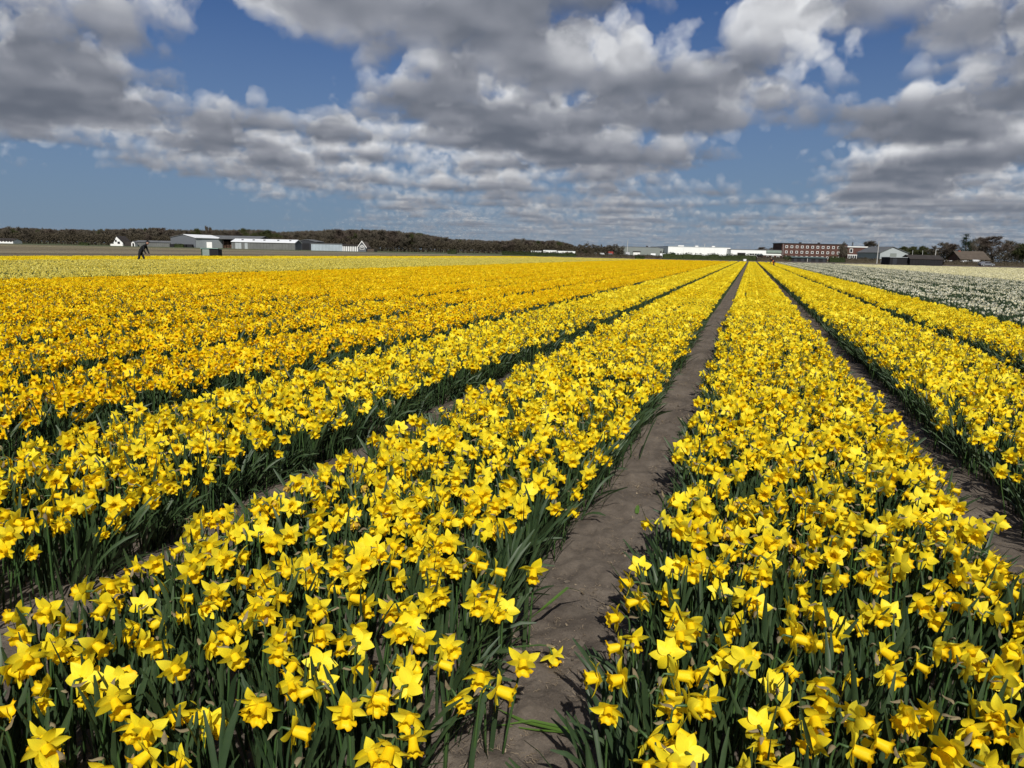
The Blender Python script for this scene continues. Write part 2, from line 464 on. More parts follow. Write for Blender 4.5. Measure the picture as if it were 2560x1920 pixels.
def trumpet_mb(L, r0, r1, flare, seed, seg=24, mats=(0, 1)):
    q = random.Random(seed)
    k = q.choice((6, 7, 8)); ph = q.uniform(0, 6)
    prof = [(0.0, r0*0.55), (0.06, r0*0.92), (0.28, r0), (0.55, r0*1.10), (0.76, r0*1.0+(r1-r0)*0.45), (0.90, r1*0.93), (0.985, r1+flare*0.6), (1.0, r1+flare)]
    b = MB(); vs = []
    for i, (t, r) in enumerate(prof):
        a = max(0.0, (t-0.55)/0.45)
        for j in range(seg):
            w = 2*math.pi*j/seg
            fr = 1 + a*a*(0.15*math.sin(k*w+ph) + 0.07*math.sin(2*k*w+1+ph)) + 0.03*math.sin(6*w)*(t > 0.05)
            z = t*L + a*a*0.003*math.sin(k*w+ph+1.2)
            vs.append((r*fr*math.cos(w), r*fr*math.sin(w), z))
    n = len(prof)
    for i in range(n-1):
        b_m = mats[1] if i >= n-2 else mats[0]
        fs = [(i*seg+j, i*seg+(j+1) % seg, (i+1)*seg+(j+1) % seg, (i+1)*seg+j) for j in range(seg)]
        b.add(vs if i == 0 else [], [], 0) if i == 0 else None
        b.f += fs; b.m += [b_m]*len(fs)
    # floor of the cup
    b.f.append(tuple(range(seg, 2*seg))); b.m.append(mats[0])
    return b

def blade_mb(L, Wd, lean, bend, twist, seg=7, V=0.35, droop=0.0, mi=0):
    """strap leaf rising from the origin, leaning towards +X"""
    b = MB(); vs = []
    p = Vector((0, 0, 0)); a = lean
    for i in range(seg+1):
        u = i/seg
        if i:
            a = lean + bend*u*u + droop*max(0, u-0.55)*4
            p = p + Vector((math.sin(a), 0, math.cos(a)))*(L/seg)
        w = Wd*0.5*(0.75+0.5*u)*(1.0 if u < 0.72 else max(0.06, math.sqrt(max(0, 1-((u-0.72)/0.29)**2))))
        tw = twist*u
        side = Vector((math.sin(tw)*math.cos(a), math.cos(tw), -math.sin(tw)*math.sin(a)))
        nor = Vector((math.cos(a), 0, -math.sin(a)))*math.cos(tw) - Vector((0, math.sin(tw), 0))
        vs += [tuple(p - side*w + nor*(V*w)), tuple(p), tuple(p + side*w + nor*(V*w))]
    fs = []
    for i in range(seg):
        for j in range(2):
            fs.append((i*3+j, i*3+j+1, (i+1)*3+j+1, (i+1)*3+j))
    return b.add(vs, fs, mi)

def head_matrix(org, nod, roll):
    ax = Vector((math.cos(nod), 0, math.sin(nod)))
    q = Vector((0, 0, 1)).rotation_difference(ax).to_matrix().to_4x4()
    return Matrix.Translation(org) @ q @ Matrix.Rotation(roll, 4, 'Z')

NOD = [-0.52, -0.40, -0.46, -0.34, -0.26, -0.16, -0.22, -0.08, 0.02, 0.12, -0.62, 0.24, -0.30, -0.36, -0.20, -0.44, -0.12, -0.28, -0.75, -0.10]
WITHERED, BUD = 18, 19
PROTO = []          # each: list of (part name, MB, slots, matrix, parent index)
for i, nod in enumerate(NOD):
    q = random.Random(100+i)
    hgt = 0.325 + q.uniform(-0.012, 0.012)
    # stem, with its bend at the neck
    ax = Vector((math.cos(nod), 0, math.sin(nod)))
    lean = q.uniform(-0.02, 0.03); sy = q.uniform(-0.02, 0.02)
    pts = [Vector((0, 0, -0.01)), Vector((lean*.2, sy*.3, hgt*.3)), Vector((lean*.6, sy*.8, hgt*.65)), Vector((lean*.9, sy, hgt-0.035)), Vector((lean+0.003, sy, hgt-0.013)), Vector((lean+0.012, sy, hgt-0.001))]
    neck = pts[-1]
    org = neck + ax*0.026
    stem = MB().tube([tuple(p) for p in pts] + [tuple(neck+ax*0.010), tuple(neck+ax*0.018), tuple(org)], [.0038, .0036, .0034, .0030, .0026, .0026, .0034, .0042, .0036], 6)
    sp = MB(); vs = []
    for r_ in range(6):
        u = r_/5; w_ = .0062*math.sin(math.pi*(.12+.88*u)**.8)+.0006
        for j in range(4):
            t_ = (j/3-.5)*2.4
            vs.append((w_*math.sin(t_), w_*math.cos(t_)+.004*math.sin(u*5+i), .034*u))
    sp.add(vs, [(r_*4+j, r_*4+j+1, r_*4+j+5, r_*4+j+4) for r_ in range(5) for j in range(3)])
    spm = Matrix.Translation(pts[-2]) @ Matrix.Rotation(q.uniform(0, 6.28), 4, 'Z') @ Matrix.Rotation(q.uniform(0.5, 1.7), 4, 'X')
    hm = head_matrix(org, nod, q.uniform(0, 6.28))
    parts = [('stem', stem, ['stem'], Matrix.Identity(4), None, True), ('spathe', sp, ['spathe'], spm, 0, True)]
    tr = trumpet_mb(q.uniform(.031, .042), .0112*q.uniform(.9, 1.12), .0165*q.uniform(.88, 1.14), q.uniform(.003, .0095), i) if i < 18 else trumpet_mb(.026, .008, .009, .001, i)
    parts.append(('trumpet', tr, ['trumpet', 'rim'], hm, None, True))
    sw = q.uniform(-0.22, 0.36)
    for k in range(6):
        inner = k % 2
        pm = petal_mb(q.uniform(.041, .047), (.031 if not inner else .027)*q.uniform(.90, 1.10), sw+(0.10 if inner else 0)+q.uniform(-.12, .12), q.uniform(-.35, .45), q.uniform(-.55, .55), q.uniform(-.05, .35), i*10+k)
        mm = hm @ Matrix.Rotation(k*math.pi/3 + q.uniform(-.07, .07), 4, 'Z') @ Matrix.Translation((0.004, 0, 0.001 if inner else -0.001))
        if i == WITHERED: pm = petal_mb(q.uniform(.026, .036), .016, q.uniform(.5, 1.0), q.uniform(.6, 1.6), q.uniform(-1.8, 1.8), .9, i*10+k)
        if i == BUD: pm = petal_mb(q.uniform(.036, .041), .025, 1.18+q.uniform(-.06, .06), .18, q.uniform(-.2, .2), -.5, i*10+k)
        parts.append(('petal', pm, ['faded' if i == WITHERED else 'petal'], mm, None, True))
    PROTO.append(parts)

SLOT = ['petal', 'trumpet', 'rim', 'stem', 'spathe', 'faded']
def whole_plant(parts, names):
    """the same plant as one mesh, for the mass of flowers"""
    b = MB()
    for nm, mb, sl, mm, par, s in parts:
        c = MB(); c.v, c.f = mb.v, mb.f; c.m = [SLOT.index(sl[k]) for k in mb.m]
        b._join(c, mm)
    return b.mesh('daffodil_flower', [M[x] for x in names], True)
FULL_YELLOW = [whole_plant(p, SLOT) for p in PROTO]
FULL_GOLD = [whole_plant(p, ['gold', 'gold_t', 'gold_t', 'stem', 'spathe', 'faded']) for p in PROTO]

LEAF_MB = []
for i in range(8):
    q = random.Random(300+i)
    LEAF_MB.append(blade_mb(q.uniform(.29, .40), q.uniform(.011, .016), q.uniform(.02, .16), q.uniform(0.0, .45), q.uniform(-1.6, 1.6), 7))
LEAF_MESH = [m.mesh('leaf', M['leaf'], True) for m in LEAF_MB]
CLUMP = []
for i in range(10):
    q = random.Random(400+i)
    b = MB()
    for k in range(6):
        mm = Matrix.Translation((q.gauss(0, .035), q.gauss(0, .035), -0.01)) @ Matrix.Rotation(q.uniform(0, 6.28), 4, 'Z')
        b._join(blade_mb(q.uniform(.25, .38), q.uniform(.010, .016), q.uniform(.0, .22), q.uniform(0, .5), q.uniform(-1.5, 1.5), 6), mm)
    CLUMP.append(b.mesh('leaf_clump', M['leaf'], True))
OUTER = []          # clumps at a bed's rim, sprawling towards +X over the path
for i in range(6):
    q = random.Random(500+i)
    b = MB()
    for k in range(6):
        mm = Matrix.Translation((q.gauss(0, .03), q.gauss(0, .05), -0.01)) @ Matrix.Rotation(q.gauss(0, .55), 4, 'Z')
        b._join(blade_mb(q.uniform(.26, .40), q.uniform(.011, .017), q.uniform(.05, .42) + (.36 if i > 3 else 0), q.uniform(.05, .75), q.uniform(-1.2, 1.2), 7, .3, q.choice((0, 0, 0, .3))), mm)
    OUTER.append(b.mesh('leaf_clump', M['leaf'], True))

def project(p):
    d = Vector(p) - EYE
    z = d.dot(c_f)
    if z < 0.05: return None
    return W/2 + F*d.dot(c_r)/z, H/2 - F*d.dot(c_u)/z, z

AZ_CAM = math.atan2(-FWD.y, -FWD.x)           # bearing from the field to the photographer
AZ_SUN = math.atan2(sun_h.y, sun_h.x)
def facing(code, q):
    base = {'F': 0.0, 'R': 1.45, 'L': -1.45, 'FR': 0.75, 'FL': -0.75, 'B': 3.05}[code]
    return AZ_CAM + base + q.gauss(0, 0.15)
def nod_for(code, q):
    return q.choice({'F': (0, 1, 2, 3, 10, 12, 13, 15), 'FR': (1, 2, 3, 4, 12, 17), 'FL': (1, 2, 3, 4, 13, 14), 'R': (4, 5, 6, 7, 14, 16), 'L': (4, 5, 6, 7, 16, 17), 'B': (3, 4, 0, 6, 12, 15)}[code])

# the front flowers stand where the photograph's do: column, row and the way each one looks
FRONT = {(0, 1400): [(320,400,'F'),(250,520,'F'),(110,490,'L'),(380,620,'FR'),(660,620,'F'),(640,720,'F'),(790,390,'B'),(980,150,'F'),(990,280,'F'),(770,230,'L'),(1130,340,'B'),(1090,460,'F'),
    (1400,100,'FR'),(1660,190,'F'),(1640,290,'R'),(1360,400,'FL'),(1570,410,'L'),(1770,500,'F'),(1560,640,'R'),(920,660,'R'),(1110,640,'R'),(1250,600,'FR'),(190,740,'FR'),(540,870,'B'),(370,960,'L'),
    (690,1060,'FR'),(1340,860,'FR'),(990,1000,'B'),(1090,1180,'F'),(1030,1310,'F'),(1090,1450,'FL'),(1400,1110,'FR'),(1680,1100,'FL'),(2000,1040,'F'),(200,1380,'F'),(680,1560,'F'),
    (940,1600,'F'),(1490,1550,'FL'),(1720,1300,'B'),(1790,720,'FR'),(2080,660,'R'),(110,1610,'F'),(1130,40,'FL'),(1310,40,'FL'),(1960,320,'F'),(2080,330,'F'),(1870,120,'R'),(2040,90,'FR'),(60,860,'R'),(2050,500,'L'),(1980,250,'F'),(30,1330,'FL'),(400,1420,'FR'),(1850,420,'F'),(430,540,'R'),(30,1240,'F')],
  (650, 1400): [(1110,110,'F'),(1420,160,'F'),(1560,60,'F'),(1290,230,'FR'),(1050,270,'FR'),(930,370,'F'),(830,480,'F'),(180,470,'F'),(460,480,'F'),(380,330,'F'),(1550,560,'F'),(1300,590,'F'),(1550,700,'FR'),
    (1770,400,'FR'),(1920,390,'B'),(130,660,'F'),(650,610,'F'),(500,790,'B'),(820,830,'R'),(1100,780,'F'),(1250,800,'R'),(1190,930,'B'),(930,1090,'F'),(590,1010,'L'),(1520,960,'FR'),(1760,1000,'R'),
    (1780,770,'F'),(1930,770,'F'),(710,1240,'F'),(800,1420,'FR'),(1040,1350,'F'),(1180,1360,'F'),(180,950,'FR'),(80,1100,'F'),(150,1280,'R'),(280,1600,'F'),(1160,1130,'F'),(400,60,'F'),(220,20,'F'),(600,30,'F'),
    (790,80,'FL'),(950,20,'R'),(1240,20,'F'),(1340,40,'F'),(1640,210,'FR'),(1830,180,'F'),(1740,260,'F'),(1800,40,'R'),(470,120,'F'),(590,190,'R'),(790,290,'R'),(560,350,'FL'),(380,640,'L'),(1110,400,'F'),(1330,290,'R'),(1270,430,'F'),(980,520,'FR'),(110,270,'R'),(800,620,'B'),(430,940,'B'),(1200,470,'B'),(740,1040,'R'),(2130,30,'F'),(100,110,'L')],
  (1200, 1400): [(1310,60,'B'),(1500,90,'B'),(1210,110,'L'),(1530,260,'F'),(1330,340,'L'),(1110,420,'L'),(1540,440,'F'),(1740,410,'F'),(1220,570,'F'),(1560,600,'F'),(1190,690,'L'),(1760,650,'FR'),(1880,640,'R'),
    (980,830,'L'),(1180,900,'L'),(1480,900,'R'),(1570,750,'B'),(1770,800,'F'),(1020,1080,'F'),(1350,1020,'R'),(1530,1060,'F'),(1740,1010,'F'),(1660,1200,'R'),(1410,1290,'FR'),(1500,1370,'FR'),(1590,1430,'B'),
    (1330,1550,'F'),(1430,1590,'F'),(2110,730,'R'),(1720,1500,'L'),(1700,120,'F'),(1880,60,'FR'),(1890,200,'B'),(2020,260,'R'),(2040,380,'R'),(1940,430,'F'),(1790,20,'F'),(1290,240,'FL'),(2080,110,'F')],
  (1860, 1400): [(170,390,'B'),(430,190,'F'),(640,120,'F'),(640,300,'F'),(300,600,'R'),(460,660,'R'),(560,580,'L'),(760,490,'B'),(1090,660,'FR'),(1100,430,'B'),(1210,460,'B'),(1390,290,'F'),(1630,260,'F'),
    (1500,430,'FL'),(1560,620,'F'),(1790,700,'F'),(2060,660,'F'),(2110,830,'F'),(230,930,'B'),(380,1100,'F'),(540,1130,'F'),(720,960,'FL'),(1080,880,'F'),(1260,820,'FR'),(1290,1040,'F'),(1640,860,'R'),
    (1000,1190,'FL'),(1290,1220,'L'),(1690,1140,'R'),(1780,1270,'F'),(1860,1180,'F'),(180,1290,'F'),(430,1400,'FL'),(770,1310,'R'),(770,1500,'R'),(1350,1450,'F'),(1300,1560,'F'),(200,1590,'F'),(2180,1380,'L'),
    (80,1330,'B'),(820,60,'FR'),(1060,170,'F'),(1060,30,'F'),(1250,50,'B'),(1520,130,'F'),(1700,50,'R'),(1850,60,'F'),(1890,210,'FR'),(2060,130,'F'),(2100,420,'F'),(1990,330,'FR'),(900,350,'FL'),(980,420,'F'),(390,330,'F'),(290,380,'R'),(150,90,'F'),(60,250,'F'),(920,470,'F'),(1690,330,'R'),(2150,1060,'B'),(1430,1160,'L'),(690,560,'F')]}
front = []
qf = random.Random(77)
for (ox, oy), lst in FRONT.items():
    for cx, cy, code in lst:
        px, py = ox + cx*700/2212, oy + cy*520/1643
        front.append((px, py, code))
uniq = []
for f_ in front:
    if all((f_[0]-g_[0])**2 + (f_[1]-g_[1])**2 > 14**2 for g_ in uniq): uniq.append(f_)
front = uniq

# every other flower: scattered through the beds, no two in one spot
def rim(k, y, side):
    """how far a bed's edge wanders in from its line"""
    return 0.055 + 0.13*mnoise.noise(Vector((y*0.9, k*3.1, side*7.7))) + 0.07*mnoise.noise(Vector((y*3.1, k*5.3, side*4.1)))

def bed_points(k, y0, y1, dens, margin=0.16):
    """points in the bed between path k and path k+1"""
    x0, x1 = gap_x(k)+margin, gap_x(k+1)-margin
    n = int((x1-x0)*(y1-y0)*dens*1.25)
    c = np.stack([rng.uniform(x0, x1, n), rng.uniform(y0, y1, n)], 1)
    cell = 0.050
    seen = {}; out = []
    for p in c:
        if p[0] < x0+rim(k, p[1], 0) or p[0] > x1-rim(k+1, p[1], 1): continue
        key = (int(p[0]/cell), int(p[1]/cell))
        if any(((p[0]-r[0])**2+(p[1]-r[1])**2) < cell*cell for dx in (-1, 0, 1) for dy in (-1, 0, 1) for r in seen.get((key[0]+dx, key[1]+dy), ())):
            continue
        seen.setdefault(key, []).append(p); out.append(p)
    return np.array(out)

NEAR = 15.0
plants = []         # x, y, height scale, bearing, prototype, bed, hand-placed
for px, py, code in front:
    s = qf.uniform(0.90, 1.09)
    v = ray(px, py)
    t = (0.325*s - EYE.z)/v.z
    az = facing(code, qf)
    hx = EYE.x + v.x*t - 0.03*math.cos(az); hy = EYE.y + v.y*t - 0.03*math.sin(az)
    lone = abs(px-1368) < 12 and abs(py-1615) < 14
    if lone: continue
    k = math.floor((hx-GAP0)/PITCHX)
    plants.append((hx, hy, s, az, nod_for(code, qf), k, True))
n_hand = len(plants)
for k in range(-12, 4):
    ylo = max(0.2, (abs(gap_x(k+1)) if k < 0 else 0)*0.62 - 1.2) if k < 0 else max(0.2, gap_x(k)*2.0-2.2)
    if ylo >= NEAR: continue
    if k == 3: continue
    for p in bed_points(k, ylo, NEAR, 165):
        s = rnd.uniform(0.88, 1.14)
        ex = min(p[0]-gap_x(k), gap_x(k+1)-p[0])
        if ex < 0.30: s *= rnd.uniform(0.80, 1.0)
        if p[1] < 3.2 and -0.84 < p[0] < -0.20: continue
        pr = project((p[0], p[1], 0.33*s))
        if pr and -10 < pr[0] < W+10 and pr[1] > 1408:
            if rnd.random() > 0.45 or any((p[0]-a_[0])**2+(p[1]-a_[1])**2 < 0.062**2 for a_ in plants[:n_hand]): continue
        az = AZ_CAM + 0.55 + rnd.gauss(0, 1.2)
        plants.append((p[0], p[1], s, az, rnd.choices(range(20), (4, 5, 5, 5, 5, 4, 4, 2, 1, .6, 3, .4, 5, 5, 4, 5, 3, 5, 1.6, 2.0))[0], k, False))

# which of them show largest: those become single things
order = []
for i, p in enumerate(plants):
    pr = project((p[0], p[1], 0.33*p[2]))
    if pr and -25 < pr[0] < W+25 and pr[1] < H+25: order.append((pr[2], i))
order.sort()
single = [i for z_, i in order[:292]]
sset = set(single)

PROTO_MESH = []
for parts in PROTO:
    PROTO_MESH.append([mb.mesh(nm, [M[x] for x in sl], True) for nm, mb, sl, mm, par, s in parts])

LOOK = ['nodding', 'wide-petalled', 'wavy-petalled', 'half-lowered', 'level', 'twisted-petalled', 'narrow-petalled', 'straight-trumpeted', 'slightly raised', 'uplifted', 'deeply nodding', 'sky-turned', 'long-trumpeted', 'broad-faced', 'curled-petalled', 'ruffled', 'reflexed', 'loose-petalled', 'withered', 'half-open']
def side_of(az):
    a = (az - AZ_SUN + math.pi) % (2*math.pi) - math.pi
    return 'facing the sun' if abs(a) < 0.55 else ('showing its back to the sun' if abs(a) > 2.3 else ('facing the white narcissus' if a > 0 else 'facing the barns'))
def bed_name(k):
    return {-1: 'barn side', 0: 'brick building side'}.get(k, 'beyond the shaded furrow')
def place_in_bed(x, k):
    a, c = x-gap_x(k), gap_x(k+1)-x
    if min(a, c) > 0.46: return 'mid bed'
    return 'path rim' if (a < c) == (k == 0) else 'furrow rim'
def size_word(s):
    return 'small' if s < 1.0 else ('tall' if s > 1.09 else 'yellow')
def grow(idx, loc, s, az, lean, label, group):
    root = empty('daffodil', loc, 0)
    root.rotation_euler = (lean[0], lean[1], az)
    root.scale = (s, s, s)
    tag(root, label, 'daffodil', group)
    objs = []
    for (nm, mb, sl, mm, par, sm), me in zip(PROTO[idx], PROTO_MESH[idx]):
        o = bpy.data.objects.new(nm, me); COL.objects.link(o)
        o.parent = root if par is None else objs[par]
        o.matrix_local = mm
        objs.append(o)
    return root

for i in single:
    x, y, s, az, idx, k, hand = plants[i]
    q = random.Random(i)
    root = grow(idx, (x, y, 0.0), s, az, (q.gauss(0, .05), q.gauss(0, .05)), f"{size_word(s)} {LOOK[idx]} daffodil {side_of(az)}, {place_in_bed(x, k)}, {bed_name(k)}", 'yellow daffodils at the head of the beds')
    lf = bpy.data.objects.new('leaf', q.choice(LEAF_MESH)); COL.objects.link(lf)
    lf.parent = root
    lf.location = (q.uniform(-.03, .03), q.uniform(-.03, .03), -.01); lf.rotation_euler = (0, 0, q.uniform(0, 6.28))

# the one that hangs over the path
v = ray(1368, 1618); t = (0.10 - EYE.z)/v.z
lx, ly = EYE.x+v.x*t, EYE.y+v.y*t
lone = empty('daffodil', (lx-0.30, ly+0.05, 0.0), R(-8))
lone.rotation_euler = (0, R(68), R(-8)); lone.scale = (1.0, 1.0, 1.0)
tag(lone, 'lone yellow daffodil bent down over the bare earth path', 'daffodil', 'yellow daffodils at the head of the beds')
objs = []
for (nm, mb, sl, mm, par, sm), me in zip(PROTO[8], PROTO_MESH[8]):
    o = link(nm, me, lone if par is None else objs[par]); o.matrix_local = mm; objs.append(o)

# the mass of the nearer beds
def mass(name, ids, sources, label, cat, mats):
    pts = [(plants[i][0], plants[i][1], 0) for i in ids]
    rot = [(rnd.gauss(0, .05), rnd.gauss(0, .05), plants[i][3]) for i in ids]
    sz = [(plants[i][2],)*3 for i in ids]
    o = gn_scatter(name, pts, rot, sz, [plants[i][4] for i in ids], sources, mats)
    return tag(o, label, cat, kind='stuff')
ym = [M[x] for x in SLOT]; gm = [M[x] for x in ('gold', 'gold_t', 'gold_t', 'stem', 'spathe', 'faded')]
mass('daffodil_flowers', [i for i, p in enumerate(plants) if i not in sset and p[5] >= -2], FULL_YELLOW, 'mass of lemon yellow daffodils in the beds along the earth path', 'daffodils', ym)
mass('golden_daffodil_flowers', [i for i, p in enumerate(plants) if i not in sset and p[5] < -2], FULL_GOLD, 'mass of deep golden daffodils in the beds towards the barns', 'daffodils', gm)

# leaves
lp, lr, ls, li = [], [], [], []
for k in range(-12, 5):
    ylo = max(0.1, abs(gap_x(k+1))*0.62 - 1.4) if k < 0 else max(0.1, gap_x(k)*2.0-2.4)
    if ylo >= NEAR: continue
    area = (PITCHX-0.56)*(NEAR-ylo)
    n = int(area*84)
    xs = rng.uniform(gap_x(k)+0.29, gap_x(k+1)-0.28, n); ys = rng.uniform(ylo, NEAR, n)
    for x, y in zip(xs, ys):
        if x < gap_x(k)+.24+rim(k, y, 0) or x > gap_x(k+1)-.23-rim(k+1, y, 1): continue
        lp.append((x, y, 0)); lr.append((0, 0, rnd.uniform(0, 6.28))); c = rnd.uniform(.82, 1.12); ls.append((c, c, c)); li.append(rnd.randrange(10))
    n = int((NEAR-ylo)*19)
    for side in (0, 1):
        for y in rng.uniform(ylo, NEAR, n):
            x = gap_x(k)+rnd.uniform(0.25, 0.33)+rim(k, y, 0) if side == 0 else gap_x(k+1)-rnd.uniform(0.23, 0.31)-rim(k+1, y, 1)
            lp.append((x, y, 0)); lr.append((0, 0, (math.pi if side == 0 else 0.0)+rnd.gauss(0, .5)+(0.35 if side else -0.35))); c = rnd.uniform(.7, 1.05); ls.append((c, c, c)); li.append(10+rnd.choices(range(6), (5, 5, 5, 5, .4, .4) if side == 0 else (4, 4, 4, 4, 1.5, 1.5))[0])
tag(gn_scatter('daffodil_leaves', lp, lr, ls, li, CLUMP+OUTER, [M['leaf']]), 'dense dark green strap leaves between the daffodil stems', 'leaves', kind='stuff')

# ------------------------------------------------------------------ the far beds, one metre of bed at a time
def far_tile(seed, per_m2, size, petal, cup, cuplen, leaves, hgt=0.33, margin=0.21, cupw=0.012, tall=1.0, bunch=0):
    q = random.Random(seed)
    b = MB()
    hubs = [(q.uniform(margin, PITCHX-margin), q.uniform(0, 1)) for _ in range(bunch)]
    for i in range(int(per_m2*(PITCHX-2*margin))):
        x = q.uniform(margin, PITCHX-margin); y = q.uniform(0, 1)
        if hubs:
            hb = q.choice(hubs); x = min(PITCHX-margin, max(margin, hb[0]+q.gauss(0, .05))); y = hb[1]+q.gauss(0, .05)
        s = size*q.uniform(.88, 1.12)
        ex = min(x, PITCHX-x)
        h = hgt*q.uniform(.88, 1.14)*(q.uniform(.82, 1.0) if ex < .26 else 1)
        hm = Matrix.Translation((x, y, h)) @ Matrix.Rotation(AZ_CAM+0.5+q.gauss(0, 1.2), 4, 'Z') @ head_matrix(Vector((.02, 0, 0)), q.uniform(-.65, .15), q.uniform(0, 6))
        sw = q.uniform(-.1, .35)
        for k in range(6):
            a = k*math.pi/3
            L = s*.5*q.uniform(.9, 1.08); w = L*.30; z = L*math.sin(sw+q.uniform(-.2, .2))
            ca, sa = math.cos(a), math.sin(a)
            P = lambda r, t, zz: (r*ca-t*sa, r*sa+t*ca, zz)
            b.add([P(.003, 0, 0), P(L*.5, -w, z*.4+.002), P(L, 0, z), P(L*.5, w, z*.4+.002)], [(0, 1, 2, 3)], 0, hm)
        ring = lambda r, z: [(r*math.cos(j*math.pi/3), r*math.sin(j*math.pi/3), z) for j in range(6)]
        b.add(ring(cupw*.8, 0)+ring(cupw*1.45, cuplen), [(j, (j+1) % 6, 6+(j+1) % 6, 6+j) for j in range(6)]+[tuple(range(6))], 1, hm)
    for i in range(leaves):
        x = q.uniform(.25, PITCHX-.25); y = q.uniform(0, 1); a = q.uniform(0, 3.14); L = q.uniform(.24, .37)*tall
        lx, ly = q.gauss(0, .06), q.gauss(0, .06)
        if x < .38: lx -= .07
        if x > PITCHX-.38: lx += .07
        w = .008
        dx, dy = w*math.cos(a), w*math.sin(a)
        b.add([(x-dx, y-dy, 0), (x+dx, y+dy, 0), (x+lx*.5+dx*1.2, y+ly*.5+dy*1.2, L*.6), (x+lx, y+ly, L), (x+lx*.5-dx*1.2, y+ly*.5-dy*1.2, L*.6)], [(0, 1, 2, 4), (4, 2, 3)], 2)
    return b.mesh('bed_of_flowers', [M[petal], M[cup], M['leaf']], False)

def far_field(name, ks, y_from, tiles, label, cat, y_to=FIELD_END):
    pts, rot, sz, pk = [], [], [], []
    for k in ks:
        y = max(y_from, y_from if k >= -12 else abs(gap_x(k+1))*0.60 - 6.0)
        if k > 3: y = max(4.0, gap_x(k)*1.9 - 8)
        if k == 3: y = 4.0
        y = NEAR if -12 <= k <= 2 else y
        if k < -12: y = max(8.0, y)
        ye = y_to + rnd.uniform(-1.5, 1.0)
        while y < ye:
            pts.append((gap_x(k), y, 0)); rot.append((0, 0, 0)); sz.append((1, 1, rnd.uniform(.94, 1.05))); pk.append(rnd.randrange(len(tiles)))
            y += 1.0
    return tag(gn_scatter(name, pts, rot, sz, pk, tiles, list(tiles[0].materials)), label, cat, kind='stuff')

T_Y = [far_tile(s, 112, .092, 'petal', 'trumpet', .034, 260) for s in range(8)]
T_G = [far_tile(20+s, 112, .090, 'gold', 'gold_t', .030, 260) for s in range(8)]
T_P = [far_tile(40+s, 80, .074, 'pale', 'pale_t', .026, 400, .345, tall=1.12) for s in range(6)]
T_W = [far_tile(60+s, 54, .060, 'white', 'white_t', .010, 600, .350, .20, .010, 1.15, 17) for s in range(6)]
T_C = [far_tile(80+s, 100, .075, 'cream', 'cream', .020, 200, .36) for s in range(5)]
far_field('yellow_bed_flowers', range(-2, 3), NEAR, T_Y, 'far reach of the lemon yellow daffodil beds', 'daffodils')
far_field('golden_bed_flowers', range(-11, -2), NEAR, T_G, 'wide golden daffodil beds stretching to the warehouses', 'daffodils')
far_field('pale_bed_flowers', range(-22, -11), NEAR, T_P, 'pale lemon daffodil beds beyond the golden ones', 'daffodils')
far_field('edge_bed_flowers', range(-28, -22), NEAR, T_Y[:5], 'yellow daffodil beds bordering the bare field', 'daffodils')
far_field('white_bed_flowers', range(3, 9), NEAR, T_W, 'white narcissus sprinkled over dark green leaves', 'narcissus')
far_field('cream_bed_flowers', range(9, 30), NEAR, T_C, 'dense cream narcissus beds before the black sheds', 'narcissus', FIELD_END-6)

# ------------------------------------------------------------------ things lying on the path
def litter():
    src = []
    for i in range(6):
        q = random.Random(700+i)
        pts = [(0, 0, .003)]
        a = 0
        for k in range(4):
            a += q.gauss(0, .55)
            pts.append((pts[-1][0]+.007*math.cos(a), pts[-1][1]+.007*math.sin(a), .003+q.uniform(0, .007)))
        src.append(MB().tube(pts, [.0008, .0009, .0008, .0007, .0004], 3).mesh('straw', M['straw']))
    for i in range(4):
        q = random.Random(720+i)
        b = MB()
        vs = [Vector((q.gauss(0, 1), q.gauss(0, 1), q.gauss(0, 1))).normalized()*.006*q.uniform(.6, 1.2) for _ in range(8)]
        import bmesh
        bm = bmesh.new()
        for w_ in vs: bm.verts.new(w_)
        r_ = bmesh.ops.convex_hull(bm, input=bm.verts)
        me = bpy.data.meshes.new('crumb'); bm.to_mesh(me); bm.free(); me.materials.append(M['soil'] if i < 3 else M['straw'])
        src.append(me)
    pts, rot, sz, pk = [], [], [], []
    for k, n, half in ((0, 11000, .36), (-1, 1500, .3), (1, 1200, .3)):
        for _ in range(n):
            y = 0.8 + 9.0*rnd.random()**2.0
            x = gap_x(k) + rnd.gauss(0, half*.5)
            if mnoise.noise(Vector((x*6, y*5, 3))) < -0.12 and rnd.random() < .75: continue
            pts.append((x, y, .024 + .014*mnoise.fractal(Vector((x*3, y*2.2, k)), 1.0, 2.0, 3))); rot.append((0, 0, rnd.uniform(0, 6.28)))
            j_ = rnd.choices(range(10), (3,)*6+(2,)*4)[0]
            c = rnd.uniform(1.6, 2.8) if j_ > 5 and rnd.random() < .15 else rnd.uniform(.4, 1.1); sz.append((c, c, c)); pk.append(j_)
    tag(gn_scatter('straw_litter', pts, rot, sz, pk, src, [M['straw'], M['soil']]), 'fine straw, rootlets and crumbs on the trodden soil', 'litter', kind='stuff')
litter()

